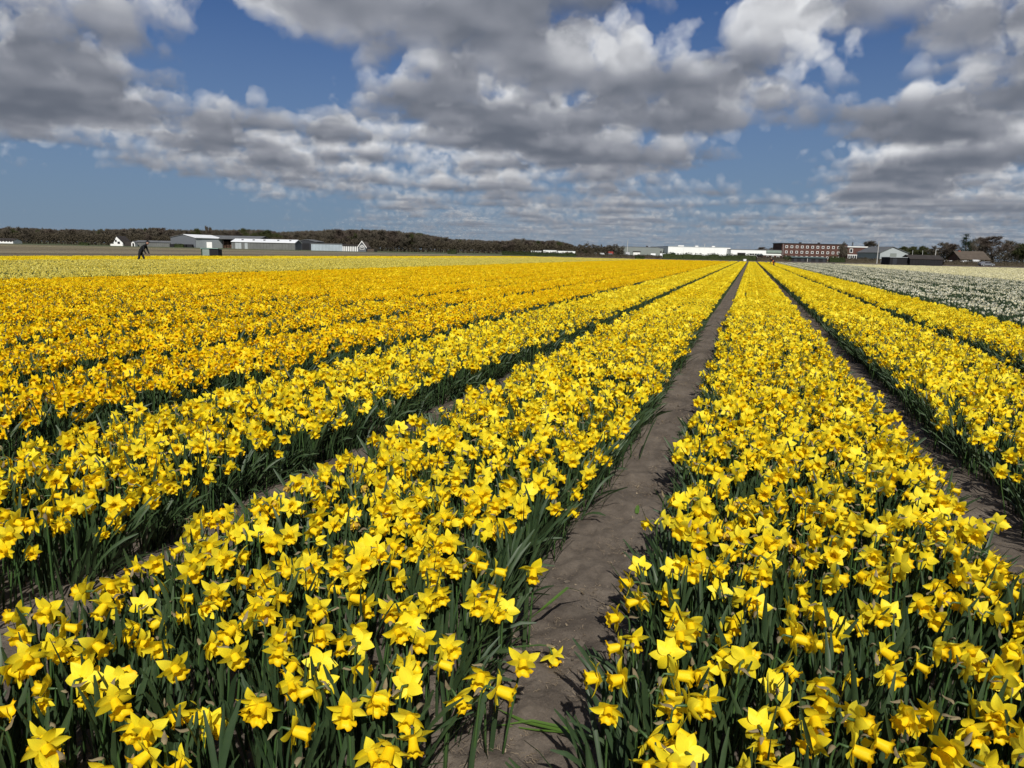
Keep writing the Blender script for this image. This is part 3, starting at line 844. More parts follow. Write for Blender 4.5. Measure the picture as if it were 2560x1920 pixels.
def on_path(px, py, z=0.03):
    v = ray(px, py); t = (z-EYE.z)/v.z
    return Vector((EYE.x+v.x*t, EYE.y+v.y*t, z))
def bent_leaf(pix, width, label, mat='leaf_fresh', heights=None):
    """a strap leaf lying along the given points of the path"""
    hs = heights or [.035]*len(pix)
    P = [on_path(p[0], p[1], h) for p, h in zip(pix, hs)]
    Q = []
    for i in range(len(P)-1):
        for j in range(4): Q.append(P[i].lerp(P[i+1], j/4))
    Q.append(P[-1])
    vs = []
    n = len(Q)
    for i, p in enumerate(Q):
        t = (Q[min(i+1, n-1)]-Q[max(i-1, 0)]).normalized()
        sd = t.cross(Vector((0, 0, 1))).normalized()
        u = i/(n-1)
        w = width*.5*(1 if u < .6 else max(.05, 1-((u-.6)/.4)**1.6))
        vs += [tuple(p-sd*w+Vector((0, 0, w*.4))), tuple(p), tuple(p+sd*w+Vector((0, 0, w*.4)))]
    fs = [(i*3+j, i*3+j+1, i*3+j+4, i*3+j+3) for i in range(n-1) for j in range(2)]
    return vs, fs, label, mat
sh = empty('bent_shoot', on_path(1480, 1845, 0.0))
tag(sh, 'torn green daffodil shoot lying flat across the earth path', 'shoot')
sb = sh.location.copy()
for pix, wd, hs in (([(1490, 1850), (1405, 1828), (1310, 1806), (1240, 1770)], .017, [.05, .05, .045, .03]), ([(1490, 1847), (1400, 1818), (1330, 1803), (1220, 1818)], .013, [.05, .055, .05, .03]), ([(1490, 1852), (1410, 1832), (1340, 1826), (1205, 1806)], .009, [.05, .05, .04, .03])):
    vs, fs, _, _ = bent_leaf(pix, wd, '', 'leaf_fresh', hs)
    b = MB().add([tuple(Vector(p)-sb) for p in vs], fs)
    b.build('leaf', M['leaf_fresh'], sh, True)
for lab, pix, wd, hs, mt in (
    ('long green strap leaf arching out over the earth path', [(1285, 1580), (1360, 1520), (1420, 1470), (1470, 1482)], .014, [.03, .14, .17, .08], 'leaf_fresh'),
    ('dark green strap leaf sprawling low onto the earth path', [(1215, 1605), (1270, 1600), (1335, 1592)], .011, [.06, .07, .035], 'leaf'),
    ('small pale green leaf lying alone on the earth path', [(1592, 1284), (1595, 1262)], .022, [.03, .05], 'leaf_fresh'),
    ('thin dark leaf stretched over the earth beside the bent shoot', [(1130, 1800), (1085, 1870), (1060, 1930)], .012, [.04, .05, .04], 'leaf')):
    vs, fs, _, _ = bent_leaf(pix, wd, '', mt, hs)
    o0 = Vector(vs[1])
    o = MB().add([tuple(Vector(p)-o0) for p in vs], fs).build('fallen_leaf', M[mt], None, True)
    o.location = o0
    tag(o, lab, 'leaf')

# ------------------------------------------------------------------ far side: helpers
M['brick'] = mat_plain('brick_brown', (0.085, 0.042, 0.034), 0.9, 0.15, 0.4)
M['brick_red'] = mat_plain('brick_red', (0.20, 0.060, 0.040), 0.9, 0.15, 0.5)
M['white_wall'] = mat_plain('white_cladding', (0.74, 0.75, 0.74), 0.6, 0.03, 0.15)
M['white_trim'] = mat_plain('white_paint', (0.72, 0.72, 0.70), 0.5, 0.04, 0.5)
M['grey_wall'] = mat_plain('grey_green_cladding', (0.185, 0.205, 0.195), 0.7, 0.05, 0.2)
M['light_grey'] = mat_plain('light_grey_cladding', (0.33, 0.36, 0.37), 0.7, 0.04, 0.2)
M['blue_grey'] = mat_plain('blue_grey_cladding', (0.105, 0.115, 0.130), 0.7, 0.05, 0.2)
M['dark_blue'] = mat_plain('dark_blue_boards', (0.028, 0.031, 0.037), 0.8, 0.1, 0.5)
M['black'] = mat_plain('black_boards', (0.013, 0.013, 0.015), 0.85, 0.15, 0.8)
M['dark'] = mat_plain('interior_shade_and_door', (0.012, 0.011, 0.011), 0.95, 0.1, 0.5)  # near-black puts the shade of barn and bays into colour; also a shed door
M['roof_grey'] = mat_plain('grey_roof', (0.110, 0.115, 0.120), 0.8, 0.08, 0.3)
M['roof_brown'] = mat_plain('brown_tiles', (0.080, 0.064, 0.050), 0.9, 0.15, 0.6)
M['roof_dark'] = mat_plain('dark_tiles', (0.035, 0.030, 0.028), 0.9, 0.15, 0.6)
M['roof_white'] = mat_plain('white_roof_sheet', (0.70, 0.72, 0.74), 0.45, 0.04, 0.3)
M['roof_green'] = mat_plain('green_felt_roof', (0.055, 0.085, 0.085), 0.8, 0.1, 0.5)
M['glass_wall'] = mat_plain('whitened_glass', (0.36, 0.42, 0.46), 0.35, 0.10, 0.35, spec=0.5)
M['dull_glass'] = mat_plain('dull_greenhouse_film', (0.125, 0.130, 0.125), 0.5, 0.12, 0.35, spec=0.4)
M['pane'] = mat_plain('window_glass', (0.020, 0.022, 0.026), 0.15, 0.1, 0.5, spec=0.6)
M['green_door'] = mat_plain('dark_green_door', (0.018, 0.045, 0.024), 0.6, 0.1, 0.5)
M['crate'] = mat_plain('crate_wood', (0.070, 0.040, 0.026), 0.9, 0.3, 0.8)
M['red_box'] = mat_plain('red_steel', (0.26, 0.045, 0.035), 0.6, 0.1, 0.4)
M['hut'] = mat_plain('hut_grey_green', (0.20, 0.25, 0.22), 0.7, 0.1, 1.0)
M['hut_roof'] = mat_plain('hut_roof_sheet', (0.30, 0.46, 0.42), 0.5, 0.1, 1.0)
M['pole'] = mat_plain('pole_grey', (0.42, 0.42, 0.40), 0.6, 0.1, 1.0)
M['tyre'] = mat_plain('tyre_rubber', (0.012, 0.012, 0.012), 0.9, 0.1, 3.0)
M['car_white'] = mat_plain('car_paint_white', (0.66, 0.67, 0.68), 0.3, 0.02, 1.0, spec=0.5)
M['car_grey'] = mat_plain('car_paint_grey', (0.16, 0.17, 0.19), 0.3, 0.02, 1.0, spec=0.5)
M['bark'] = mat_plain('bark', (0.060, 0.048, 0.038), 0.95, 0.25, 1.5)
M['twig'] = mat_petal('bare_twigs', (0.075, 0.064, 0.050), (0.135, 0.118, 0.090), 0.0, 0.95, 0.3, 0.1, 0.8)
M['twig_red'] = mat_petal('reddish_twigs', (0.072, 0.056, 0.047), (0.110, 0.088, 0.070), 0.0, 0.95, 0.3, 0.1, 0.8)
M['ivy'] = mat_petal('budding_leaves', (0.042, 0.050, 0.022), (0.080, 0.088, 0.036), 0.1, 0.9, 0.3, 0.1, 0.8)
M['pine'] = mat_petal('pine_needles', (0.010, 0.018, 0.010), (0.018, 0.030, 0.014), 0.0, 0.9, 0.3, 0.1, 0.8)
M['hedge'] = mat_petal('hedge_leaves', (0.020, 0.030, 0.012), (0.045, 0.058, 0.022), 0.05, 0.9, 0.3, 0.1, 0.8)
M['hedge_brown'] = mat_petal('winter_hedge', (0.045, 0.037, 0.027), (0.080, 0.068, 0.046), 0.0, 0.95, 0.3, 0.1, 0.8)
M['cloth_black'] = mat_plain('dark_clothes', (0.010, 0.011, 0.014), 0.9, 0.2, 4.0)
M['cloth_blue'] = mat_plain('navy_clothes', (0.018, 0.024, 0.045), 0.9, 0.2, 4.0)
M['skin'] = mat_plain('skin', (0.36, 0.20, 0.14), 0.6, 0.1, 6.0)
M['orange'] = mat_plain('orange_sleeve', (0.50, 0.14, 0.03), 0.8, 0.1, 6.0)

KX = math.cos(PITCH)/F                      # metres to one photograph pixel, per metre of distance, near the horizon
def hz(px): return 600.7 + 0.02147*px       # the horizon's row
def gp(px, d):
    """ground point a horizontal distance d ahead, in the direction of photograph column px"""
    v = ray(px, hz(px)); v = Vector((v.x, v.y, 0))
    v = v*(d/v.dot(FWD))
    return Vector((v.x, v.y, 0))

class Site:
    """a building site facing the photographer; X and Z read sizes off the photograph at its distance"""
    def __init__(s, name, label, cat, px, d, turn=0.0, group=None):
        s.px, s.d = px, d
        s.root = empty(name, gp(px, d), YAW + turn)
        tag(s.root, label, cat, group)
    def X(s, px): return (px - s.px)*KX*s.d
    def Z(s, px, y): return max(0.1, (hz(px) - y)*KX*s.d + EYE.z)
    def part(s, name, mb, mat, parent=None): return mb.build(name, mat if isinstance(mat, list) else M[mat], parent or s.root)
    def box(s, name, x0, x1, y0, y1, z0, z1, mat, parent=None): return s.part(name, MB().box(x0, x1, y0, y1, z0, z1), mat, parent)
    def window(s, x0, x1, z0, z1, y=0.0, t=0.12, frame='white_trim', pane='pane', name='window'):
        """a frame standing proud of the wall, its glass set back"""
        b = MB()
        b.box(x0, x1, y-t, y-.01, z0, z0+t*1.4); b.box(x0, x1, y-t, y-.01, z1-t*1.4, z1)
        b.box(x0, x0+t*1.4, y-t, y-.01, z0+t*1.4, z1-t*1.4); b.box(x1-t*1.4, x1, y-t, y-.01, z0+t*1.4, z1-t*1.4)
        w = s.part(name, b, frame)
        s.box('pane', x0+t*1.4, x1-t*1.4, y-t*.5, y-.02, z0+t*1.4, z1-t*1.4, pane, w)
        return w
    def gable(s, x0, x1, y0, y1, ze, zr, wall, roof, xr=None, over=.25, along='y', wallname='wall'):
        """walls with a pitched roof; along = the way the ridge runs"""
        t = .22
        if along == 'y':
            xr = (x0+x1)/2 if xr is None else xr
            s.part(wallname, MB().prism([(x0, 0), (x1, 0), (x1, ze), (xr, zr), (x0, ze)], 'y', y0, y1), wall)
            dl = (zr-ze)/(xr-x0); dr = (zr-ze)/(x1-xr)
            b = MB().prism([(x0-over, ze-over*dl+.02), (xr, zr+.02), (xr, zr+t), (x0-over, ze-over*dl+t)], 'y', y0-over, y1+over)
            b.prism([(xr, zr+.02), (x1+over, ze-over*dr+.02), (x1+over, ze-over*dr+t), (xr, zr+t)], 'y', y0-over, y1+over)
        else:
            yr = (y0+y1)/2
            s.part(wallname, MB().prism([(y0, 0), (y1, 0), (y1, ze), (yr, zr), (y0, ze)], 'x', x0, x1), wall)
            dl = (zr-ze)/(yr-y0)
            b = MB().prism([(y0-over, ze-over*dl+.02), (yr, zr+.02), (yr, zr+t), (y0-over, ze-over*dl+t)], 'x', x0-over, x1+over)
            b.prism([(yr, zr+.02), (y1+over, ze-over*dl+.02), (y1+over, ze-over*dl+t), (yr, zr+t)], 'x', x0-over, x1+over)
        return s.part('roof', b, roof)

# ------------------------------------------------------------------ barns beyond the bare field
D = 350.0
s = Site('barn', 'blue-grey gabled barn with bright white roof sheet', 'barn', 460, D)
x0, xr, x1 = s.X(427), s.X(460), s.X(489)
ze, zr = s.Z(427, 594), s.Z(460, 587.5)
b = MB().prism([(x0, 0), (x1, 0), (x1, ze), (xr, zr), (x0, ze)], 'y', 0, .3)
s.part('gable_wall', b, 'blue_grey')
dx = s.X(523)-x1                           # the barn runs back towards the open shed
b = MB().add([(x1, .3, 0), (x1+dx, 16, 0), (x1+dx, 16, ze), (x1, .3, ze)], [(0, 1, 2, 3)])
b.add([(x0, .3, 0), (x0+dx, 16, 0), (x0+dx, 16, ze), (x0, .3, ze)], [(3, 2, 1, 0)])
b.add([(x0+dx, 16, 0), (x1+dx, 16, 0), (x1+dx, 16, ze), (xr+dx, 16, zr), (x0+dx, 16, ze)], [(4, 3, 2, 1, 0)])
s.part('wall', b, 'light_grey')
sl = s.part('roof', MB().add([(xr, -.3, zr+.15), (x1+.3, -.3, ze+.02), (x1+dx+.3, 16.3, ze+.02), (xr+dx, 16.3, zr+.15), (xr, -.3, zr+.33), (x1+.3, -.3, ze+.2), (x1+dx+.3, 16.3, ze+.2), (xr+dx, 16.3, zr+.33)], [(0, 1, 2, 3), (7, 6, 5, 4), (0, 4, 5, 1), (1, 5, 6, 2), (2, 6, 7, 3), (3, 7, 4, 0)]), 'roof_white')
s.part('roof_slope', MB().add([(xr, -.3, zr+.15), (x0-.3, -.3, ze+.02), (x0+dx-.3, 16.3, ze+.02), (xr+dx, 16.3, zr+.15), (xr, -.3, zr+.32), (x0-.3, -.3, ze+.2), (x0+dx-.3, 16.3, ze+.2), (xr+dx, 16.3, zr+.32)], [(3, 2, 1, 0), (4, 5, 6, 7), (1, 5, 4, 0), (2, 6, 5, 1), (3, 7, 6, 2), (0, 4, 7, 3)]), 'roof_grey')
for a, c in ((430, 441), (444, 455), (458, 470), (473, 486)):
    s.box('bin', s.X(a), s.X(c), -2.6, -.9, 0, s.Z(440, 609)-.2, 'black')
s.box('door', s.X(496), s.X(516), 6.5, 6.7, 0, ze*.62, 'white_trim')

s = Site('open_barn', 'long open-fronted barn with grey roof and dark stacked crates', 'barn', 575, D+14)
x0, x1 = s.X(515), s.X(645); ze, zr = s.Z(560, 598), s.Z(540, 589.5)
s.box('back_wall', x0, x1, 17.7, 18, 0, ze, 'dark'); s.box('side_wall', x0-.3, x0, 0, 18, 0, ze, 'dark'); s.box('side_wall', x1, x1+.3, 0, 18, 0, ze, 'dark')  # walls coloured black for the shade under the roof
s.part('roof', MB().prism([(-.8, ze), (9, zr), (18.6, ze), (18.6, ze+.25), (9, zr+.25), (-.8, ze+.25)], 'x', x0-.8, x1+.8), 'roof_grey')
for k in range(7): s.box('post', x0+k*(x1-x0)/6-.12, x0+k*(x1-x0)/6+.12, 0, .25, 0, ze, 'roof_dark')
qq = random.Random(3)
for k in range(14):
    xa = x0+.8+k*(x1-x0-1.8)/14
    hh = 0
    for j in range(qq.randint(1, 3)):
        s.box('crate', xa, xa+1.3, 2+qq.uniform(0, .4), 3.3, hh+.02, hh+1.0, 'crate'); hh += 1.04

s = Site('greenhouse', 'long low greenhouse with white eaves and dull grey wall', 'greenhouse', 660, D-20)
x0, x1 = s.X(580), s.X(737); ze, zr = s.Z(660, 606.5), s.Z(660, 599)
n = 20
s.box('back_wall', x0, x1, 9.8, 10, 0, ze, 'dull_glass')
for k in range(n):
    xa, xb = x0+(x1-x0)*k/n, x0+(x1-x0)*(k+1)/n
    s.box('panel', xa+.03, xb-.03, 0, .12, 0.02, ze-.05, 'dull_glass' if k not in (1, 2, 4) else 'light_grey')
s.part('roof', MB().prism([(-.4, ze), (5, zr), (10.4, ze), (10.4, ze+.2), (5, zr+.2), (-.4, ze+.2)], 'x', x0-.3, x1+.3), 'roof_white')
s.part('gable_end', MB().prism([(0.13, 0), (9.7, 0), (9.7, ze), (5, zr), (.13, ze)], 'x', x0-.15, x0+.05), 'light_grey')
s.part('gable_end', MB().prism([(0.13, 0), (9.7, 0), (9.7, ze), (5, zr), (.13, ze)], 'x', x1-.05, x1+.15), 'blue_grey')
for a in (600, 628, 655, 690, 720): s.box('roof_vent', s.X(a), s.X(a+4), 2.0, 2.9, ze+(zr-ze)*.4+.15, ze+(zr-ze)*.4+.75, 'roof_grey')

s = Site('dark_shed', 'dark blue gabled shed at the end of the greenhouse', 'shed', 765, D)
s.gable(s.X(739), s.X(792), 0, 14, s.Z(765, 605), s.Z(765, 599.5), 'dark_blue', 'roof_grey')
s.box('door', s.X(756), s.X(774), -.08, -.005, 0, 3.0, 'black')
s.box('lean_to_roof', s.X(676), s.X(739)-.35, 4, 14, s.Z(700, 601), s.Z(700, 600.2), 'roof_grey')

s = Site('glasshouse', 'pale blue-grey glasshouse of upright panels beside a gabled house', 'greenhouse', 835, D-40)
x0, x1 = s.X(778), s.X(856); zt = s.Z(820, 610.5)
for k in range(22):
    xa, xb = x0+(x1-x0)*k/22, x0+(x1-x0)*(k+1)/22
    s.box('pane', xa+.02, xb-.05, 0, .1, .05, zt, 'glass_wall')
xa, xb = s.X(856)+.1, s.X(897)
for k in range(9):
    p = xa+(xb-xa)*k/9
    s.box('pane', p+.02, p+(xb-xa)/9*.55, -.3, -.2, .05, zt-.5, 'white_wall')
    s.box('panel', p+(xb-xa)/9*.55+.02, p+(xb-xa)/9-.02, -.25, -.2, .05, zt-.5, 'dull_glass')
s.box('roof', x0-.2, s.X(856)-.05, -.2, 9, zt+.05, zt+.3, 'roof_grey')
s.box('porch_roof', xa, xb+.4, -.6, 8, zt-.45, zt+.1, 'roof_dark')
s.box('back_wall', x0, xb, 8, 8.2, 0, zt-.5, 'dull_glass')

s = Site('gabled_house', 'small dark house with white bargeboards beside the glasshouse', 'house', 905, D-42)
ze, zr = s.Z(905, 618), s.Z(905, 605.5)
xa, xb = s.X(895.5), s.X(915)
s.gable(xa, xb, 0, 9, ze, zr, 'blue_grey', 'roof_brown', over=.2)
xm = (xa+xb)/2
s.part('bargeboard', MB().prism([(xa-.35, ze-.5), (xm, zr+.1), (xm, zr+.55), (xa-.35, ze-.05)], 'y', -.5, -.3), 'white_trim')
s.part('bargeboard', MB().prism([(xm, zr+.1), (xb+.35, ze-.5), (xb+.35, ze-.05), (xm, zr+.55)], 'y', -.5, -.3), 'white_trim')
s.window(xm-.9, xm+.9, .9, 2.2); s.window(xm-.5, xm+.5, ze-.2, ze+.8); s.box('side_wing', xb+.05, s.X(933), 2, 9, 0, ze-.6, 'roof_brown')

s = Site('white_gable_house', 'white pointed farmhouse gable against the wood', 'house', 296, D+10)
ze, zr = s.Z(296, 606), s.Z(296, 591)
s.gable(s.X(284), s.X(307), 0, 8, ze, zr, 'white_wall', 'roof_dark', xr=s.X(292))
s.window(s.X(288), s.X(292), ze+.2, ze+1.2, frame='roof_dark'); s.window(s.X(294), s.X(300), .8, 2.0, frame='roof_dark')
s.box('side_wing', s.X(307)+.05, s.X(325), 1, 7, 0, s.Z(315, 604), 'roof_dark')
s.box('garden_wall', s.X(282), s.X(312), -2.2, -2.0, 0, .9, 'white_trim')
s = Site('garden_shed', 'tiny white shed between the farmhouse and the low greenhouse', 'shed', 333, D)
s.gable(s.X(328), s.X(337), 0, 2.5, 1.5, 2.2, 'white_trim', 'roof_grey', over=.1); s.box('door', -.4, .4, -.06, -.005, 0, 1.4, 'dark')
s = Site('low_greenhouse', 'very long low grey greenhouse beside the white farmhouse', 'greenhouse', 370, D+4)
x0, x1 = s.X(338), s.X(426); zt = s.Z(380, 606)
for k in range(18): s.box('panel', x0+(x1-x0)*k/18+.03, x0+(x1-x0)*(k+1)/18-.03, 0, .1, 0, zt, 'dull_glass')
s.part('roof', MB().prism([(-.3, zt+.03), (3, zt+.7), (6.3, zt+.03), (3, zt+.85)], 'x', x0-.2, x1+.2), 'roof_grey'); s.box('back_wall', x0, x1, 6, 6.1, 0, zt, 'dull_glass')
s = Site('cottage', 'low white cottage half hidden under the wood', 'cottage', 16, D+25)
s.gable(s.X(-14), s.X(32), 0, 7, s.Z(16, 602), s.Z(16, 597), 'white_wall', 'roof_dark', along='x')
for a in (-8, 2, 10, 18, 25): s.window(s.X(a), s.X(a+4), .8, 2.0, frame='roof_dark')

# the little pump hut in the bare field
s = Site('pump_hut', 'small grey-green hut with pale sheet roof in the bare field', 'hut', 524, 101.0)
w0, w1, wm = s.X(503), s.X(543.5), s.X(523)
zt = .92
s.part('wall', MB().prism([(0, 0), (1.5, 0), (1.5, zt-.12), (0, zt)], 'x', w0, w1), 'dark_blue')
s.box('door', w0+.12, wm-.02, -.05, -.003, .04, zt-.08, 'hut'); s.box('corner_post', w0-.03, w0+.09, -.06, -.003, 0, zt-.02, 'green_door'); s.box('hatch', wm+.08, w1-.06, -.05, -.003, .06, zt-.12, 'black')
s.part('roof', MB().prism([(-.15, zt+.02), (1.65, zt-.12), (1.65, zt-.07), (-.15, zt+.07)], 'x', w0-.1, w1+.1), 'hut_roof')

# ------------------------------------------------------------------ warehouses and brick building behind the road
s = Site('grey_warehouse', 'flat grey-green warehouse with one white loading door', 'warehouse', 1600, 395)
x0, x1, x2 = s.X(1535), s.X(1648), s.X(1668)
s.box('wall', x0, x1, 0, 30, 0, s.Z(1590, 618), 'grey_wall'); s.box('side_block', x1+.02, x2, .6, 26, 0, s.Z(1655, 621.5), 'grey_wall')
s.box('parapet', x0-.1, x1+.1, -.1, 30.1, s.Z(1590, 618)+.01, s.Z(1590, 617), 'roof_grey')
s.box('corner_strip', x0-.15, x0+.35, -.12, -.01, 0, s.Z(1590, 618)-.02, 'dark_blue')
s.box('loading_door', s.X(1583), s.X(1600), -.2, -.02, 0, s.Z(1590, 630), 'white_trim'); s.box('door_canopy', s.X(1582), s.X(1601), -.5, -.02, s.Z(1590, 630)+.05, s.Z(1590, 629)+.2, 'roof_dark')
for a in (1538, 1544): s.window(s.X(a), s.X(a+2.5), .9, 2.2, frame='roof_dark')
s.box('door', s.X(1651), s.X(1654), .45, .58, 0, 3.2, 'roof_dark'); s.box('roof_unit', s.X(1621), s.X(1624), 6, 8, s.Z(1590, 617)+.02, s.Z(1590, 614), 'roof_dark'); s.box('roof_unit', s.X(1638), s.X(1647), 10, 14, s.Z(1590, 617)+.02, s.Z(1590, 615.5), 'roof_dark')

s = Site('white_warehouse', 'large bright white warehouse with dark green door', 'warehouse', 1747, 385)
x0, x1 = s.X(1669.5), s.X(1825); zt = s.Z(1747, 618.5)
n = 12
for k in range(n): s.box('panel', x0+(x1-x0)*k/n+.01, x0+(x1-x0)*(k+1)/n-.01, 0, .3, 0, zt, 'white_wall')
s.box('wall', x0, x1, .32, 34, 0, zt-.05, 'white_wall'); s.box('roof_edge', x0-.1, x1+.1, -.1, 34.1, zt+.01, zt+.25, 'light_grey')
s.box('door', s.X(1677), s.X(1688), -.15, -.02, 0, s.Z(1680, 632), 'green_door'); s.box('loading_bay_shade', s.X(1817), s.X(1824.5), -.12, -.02, 0, s.Z(1820, 632), 'dark')  # dark panel painted as the shade inside the loading opening
for a, c in ((1697, 1712), (1740, 1748), (1782, 1790)): s.box('roof_light', s.X(a), s.X(c), 3, 6, zt+.27, zt+.75, 'white_trim')
s.box('lamp_post', s.X(1770)-.1, s.X(1770)+.1, 8, 8.2, zt+.27, zt+1.6, 'pole')

s = Site('white_depot', 'lower white depot with bay shade painted dark between warehouse and annex', 'depot', 1890, 378)
x0, x1 = s.X(1826.5), s.X(1952); zt = s.Z(1880, 625.5)
s.box('wall', x0, x1, 0, 24, 0, zt, 'white_wall'); s.box('roof_edge', x0, x1, -.12, 24, zt+.01, zt+.3, 'roof_grey')
s.box('canopy', s.X(1915), s.X(1952), -.6, -.02, s.Z(1930, 632), s.Z(1930, 626.5), 'hut')
s.box('bay_shade_panel', s.X(1843), s.X(1863), -.15, -.02, 0, s.Z(1850, 632), 'dark')  # flat dark panel stands in for the shade of an opening
d_ = s.box('sectional_door', s.X(1825)+1, s.X(1841.5), -.15, -.02, .3, s.Z(1835, 632.5), 'white_trim')
for k in range(3): s.box('porthole', s.X(1828+k*5), s.X(1830.5+k*5), -.22, -.16, 1.5, 2.2, 'pane', d_)
s.box('glazed_front', s.X(1872), s.X(1905), -.14, -.02, 0, s.Z(1890, 634), 'pane')
for k in range(6): s.box('mullion', s.X(1872+k*6.5), s.X(1873+k*6.5), -.26, -.15, 0, s.Z(1890, 634), 'white_trim')
s.box('transom', s.X(1872), s.X(1905), -.3, -.265, s.Z(1890, 639), s.Z(1890, 638), 'white_trim')

s = Site('brick_annex', 'single-storey brown brick annex with white fascia', 'building', 1930, 352)
x0, x1 = s.X(1908), s.X(1952.5); zt = s.Z(1930, 638.5)
s.box('wall', x0, x1, 0, 10, 0, zt, 'brick'); s.box('fascia', x0-.2, x1+.1, -.3, 10.2, zt+.01, zt+.35, 'white_trim')
for a, c in ((1916, 1922), (1929, 1934), (1941, 1948)): s.window(s.X(a), s.X(c), .7, 1.9)

s = Site('brick_building', 'three-storey brown brick building with rows of white-framed windows', 'building', 2034, 400)
x0, x1 = s.X(1953), s.X(2116); zt = s.Z(2034, 611.5)
s.box('wall', x0, x1, 0, 14, 0, zt, 'brick'); s.box('roof_edge', x0-.25, x1+.05, -.25, 14.2, zt+.01, zt+.4, 'roof_dark')
for r_, yy in enumerate((618.5, 631.5, 644.0)):
    for k in range(12):
        a = 1964.5 + k*12.95 + (0.02147*0)
        zc = (hz(2034) - yy)*KX*400 + EYE.z
        s.window(s.X(a-3.0), s.X(a+3.0), zc-.62, zc+.62, 0, .14)
for a in (2005, 2052): s.box('roof_vent', s.X(a), s.X(a+3), 4, 6, zt+.42, zt+1.0, 'roof_dark')
s.box('downpipe', s.X(1956), s.X(1956)+.12, -.14, -.02, 0, zt, 'light_grey')

s = Site('brick_entrance_block', 'brown brick block with white cornice and tall glazed entrance', 'building', 2141, 392)
x0, x1 = s.X(2117), s.X(2166); zt = s.Z(2141, 619)
s.box('wall', x0, x1, 0, 13, 0, zt, 'brick'); s.box('cornice', x0-.3, x1+.15, -.35, 13.2, zt+.01, zt+.5, 'white_trim')
s.window(s.X(2122), s.X(2130), s.Z(2126, 632), s.Z(2126, 622), 0, .16)
gz = s.Z(2138, 637.5)
s.box('entrance_glass', s.X(2118), s.X(2151), -.35, -.02, 0, gz-.3, 'pane')
s.box('entrance_beam', s.X(2117), s.X(2152), -.6, -.02, gz-.28, gz+.1, 'white_trim')
for k in range(7): s.box('mullion', s.X(2118+k*5.3), s.X(2119+k*5.3), -.5, -.36, 0, gz-.3, 'white_trim')
s.box('transom', s.X(2118), s.X(2151), -.58, -.51, 1.5, 1.65, 'white_trim'); s.box('downpipe', s.X(2163), s.X(2164), -.15, -.02, 0, zt, 'light_grey')
s.box('chimney', s.X(2139), s.X(2141), 5, 6, zt+.52, zt+2.6, 'blue_grey')

s = Site('long_black_shed', 'low black shed with blue-green roof before the brick building', 'shed', 2024, 262)
x0, x1 = s.X(1978), s.X(2068)
s.part('wall', MB().prism([(0, 0), (5, 0), (5, 1.55), (0, 1.25)], 'x', x0, x1), 'black')
s.part('roof', MB().prism([(-.3, 1.24), (5.3, 1.60), (5.3, 1.78), (-.3, 1.42)], 'x', x0-.3, x1+.3), 'roof_green')
for k in range(5): s.box('door', x0+1+k*2.4, x0+2+k*2.4, -.05, -.004, 0, 1.1, 'dark_blue')
s.box('post', x0+(x1-x0)*.45, x0+(x1-x0)*.45+.1, -.12, -.06, 0, 1.2, 'white_trim')

s = Site('flat_black_shed', 'flat-roofed black shed joined to a pitched one at the field end', 'shed', 2250, 214)
x0, x1 = s.X(2225), s.X(2274.5)
s.box('wall', x0, x1, 0, 5, 0, 1.95, 'black'); s.box('roof', x0-.15, x1, -.2, 5.2, 1.96, 2.08, 'light_grey'); s.box('door', x0+.8, x0+1.9, -.05, -.004, 0, 1.7, 'dark_blue')
s = Site('pitched_black_shed', 'black boarded shed with pitched dark roof at the field end', 'shed', 2316, 213)
x0, x1 = s.X(2275.2), s.X(2357)
s.gable(x0, x1, 0, 5, 1.65, 2.6, 'black', 'roof_dark', along='x', over=.2)
for k in range(12): s.box('board', x0+(x1-x0)*k/12+.02, x0+(x1-x0)*(k+1)/12-.02, -.05, -.003, .05, 1.55, 'black')

s = Site('grey_gable_shed', 'tall light grey gabled shed behind the black sheds', 'shed', 2232, 330)
s.gable(s.X(2199), s.X(2269), 0, 22, s.Z(2232, 632.5), s.Z(2230, 618), 'light_grey', 'roof_grey', over=.4, xr=s.X(2229))
s.box('plinth', s.X(2199), s.X(2269), -.1, -.01, 0, 1.0, 'dark_blue'); s.box('door', s.X(2224), s.X(2240), -.1, -.01, 1.02, 4.0, 'grey_wall')

s = Site('brown_roof_house', 'low house under a broad brown tiled roof among trees', 'house', 2436, 285)
s.gable(s.X(2402), s.X(2469), 0, 9, 2.3, s.Z(2436, 629.5), 'brick', 'roof_brown', along='x', over=.7)
for a in (2410, 2424, 2440, 2455): s.window(s.X(a), s.X(a+6), .8, 1.9)
s.box('chimney', s.X(2402)+1, s.X(2402)+1.8, 4, 4.8, s.Z(2436, 631), s.Z(2436, 627), 'brick_red')

for i, (a, c, lab) in enumerate(((1452, 1472, 'red brick house with white gable edge'), (1476, 1496, 'red brick house next to the white trailers'), (1499, 1518, 'red brick house beside the red container'))):
    s = Site('brick_house', lab, 'house', (a+c)/2, 420)
    s.gable(s.X(a), s.X(c), 0, 8, s.Z(a, 633), s.Z(a, 628.5), 'brick_red', 'roof_dark', along='x', over=.2)
    s.window(s.X(a+3), s.X(a+6.5), .9, 2.1); s.window(s.X(c-7), s.X(c-3.5), .9, 2.1); s.box('door', s.X((a+c)/2)-.45, s.X((a+c)/2)+.45, -.08, -.005, 0, 2.0, 'white_trim')
s = Site('steel_container', 'red steel container standing against the grey warehouse', 'container', 1527, 380)
s.box('body', s.X(1521), s.X(1533), 0, 6, .15, s.Z(1527, 629), 'red_box')
for k in range(8): s.box('rib', s.X(1521.6+k*1.45), s.X(1522.2+k*1.45), -.08, -.004, .2, s.Z(1527, 629)-.1, 'red_box')

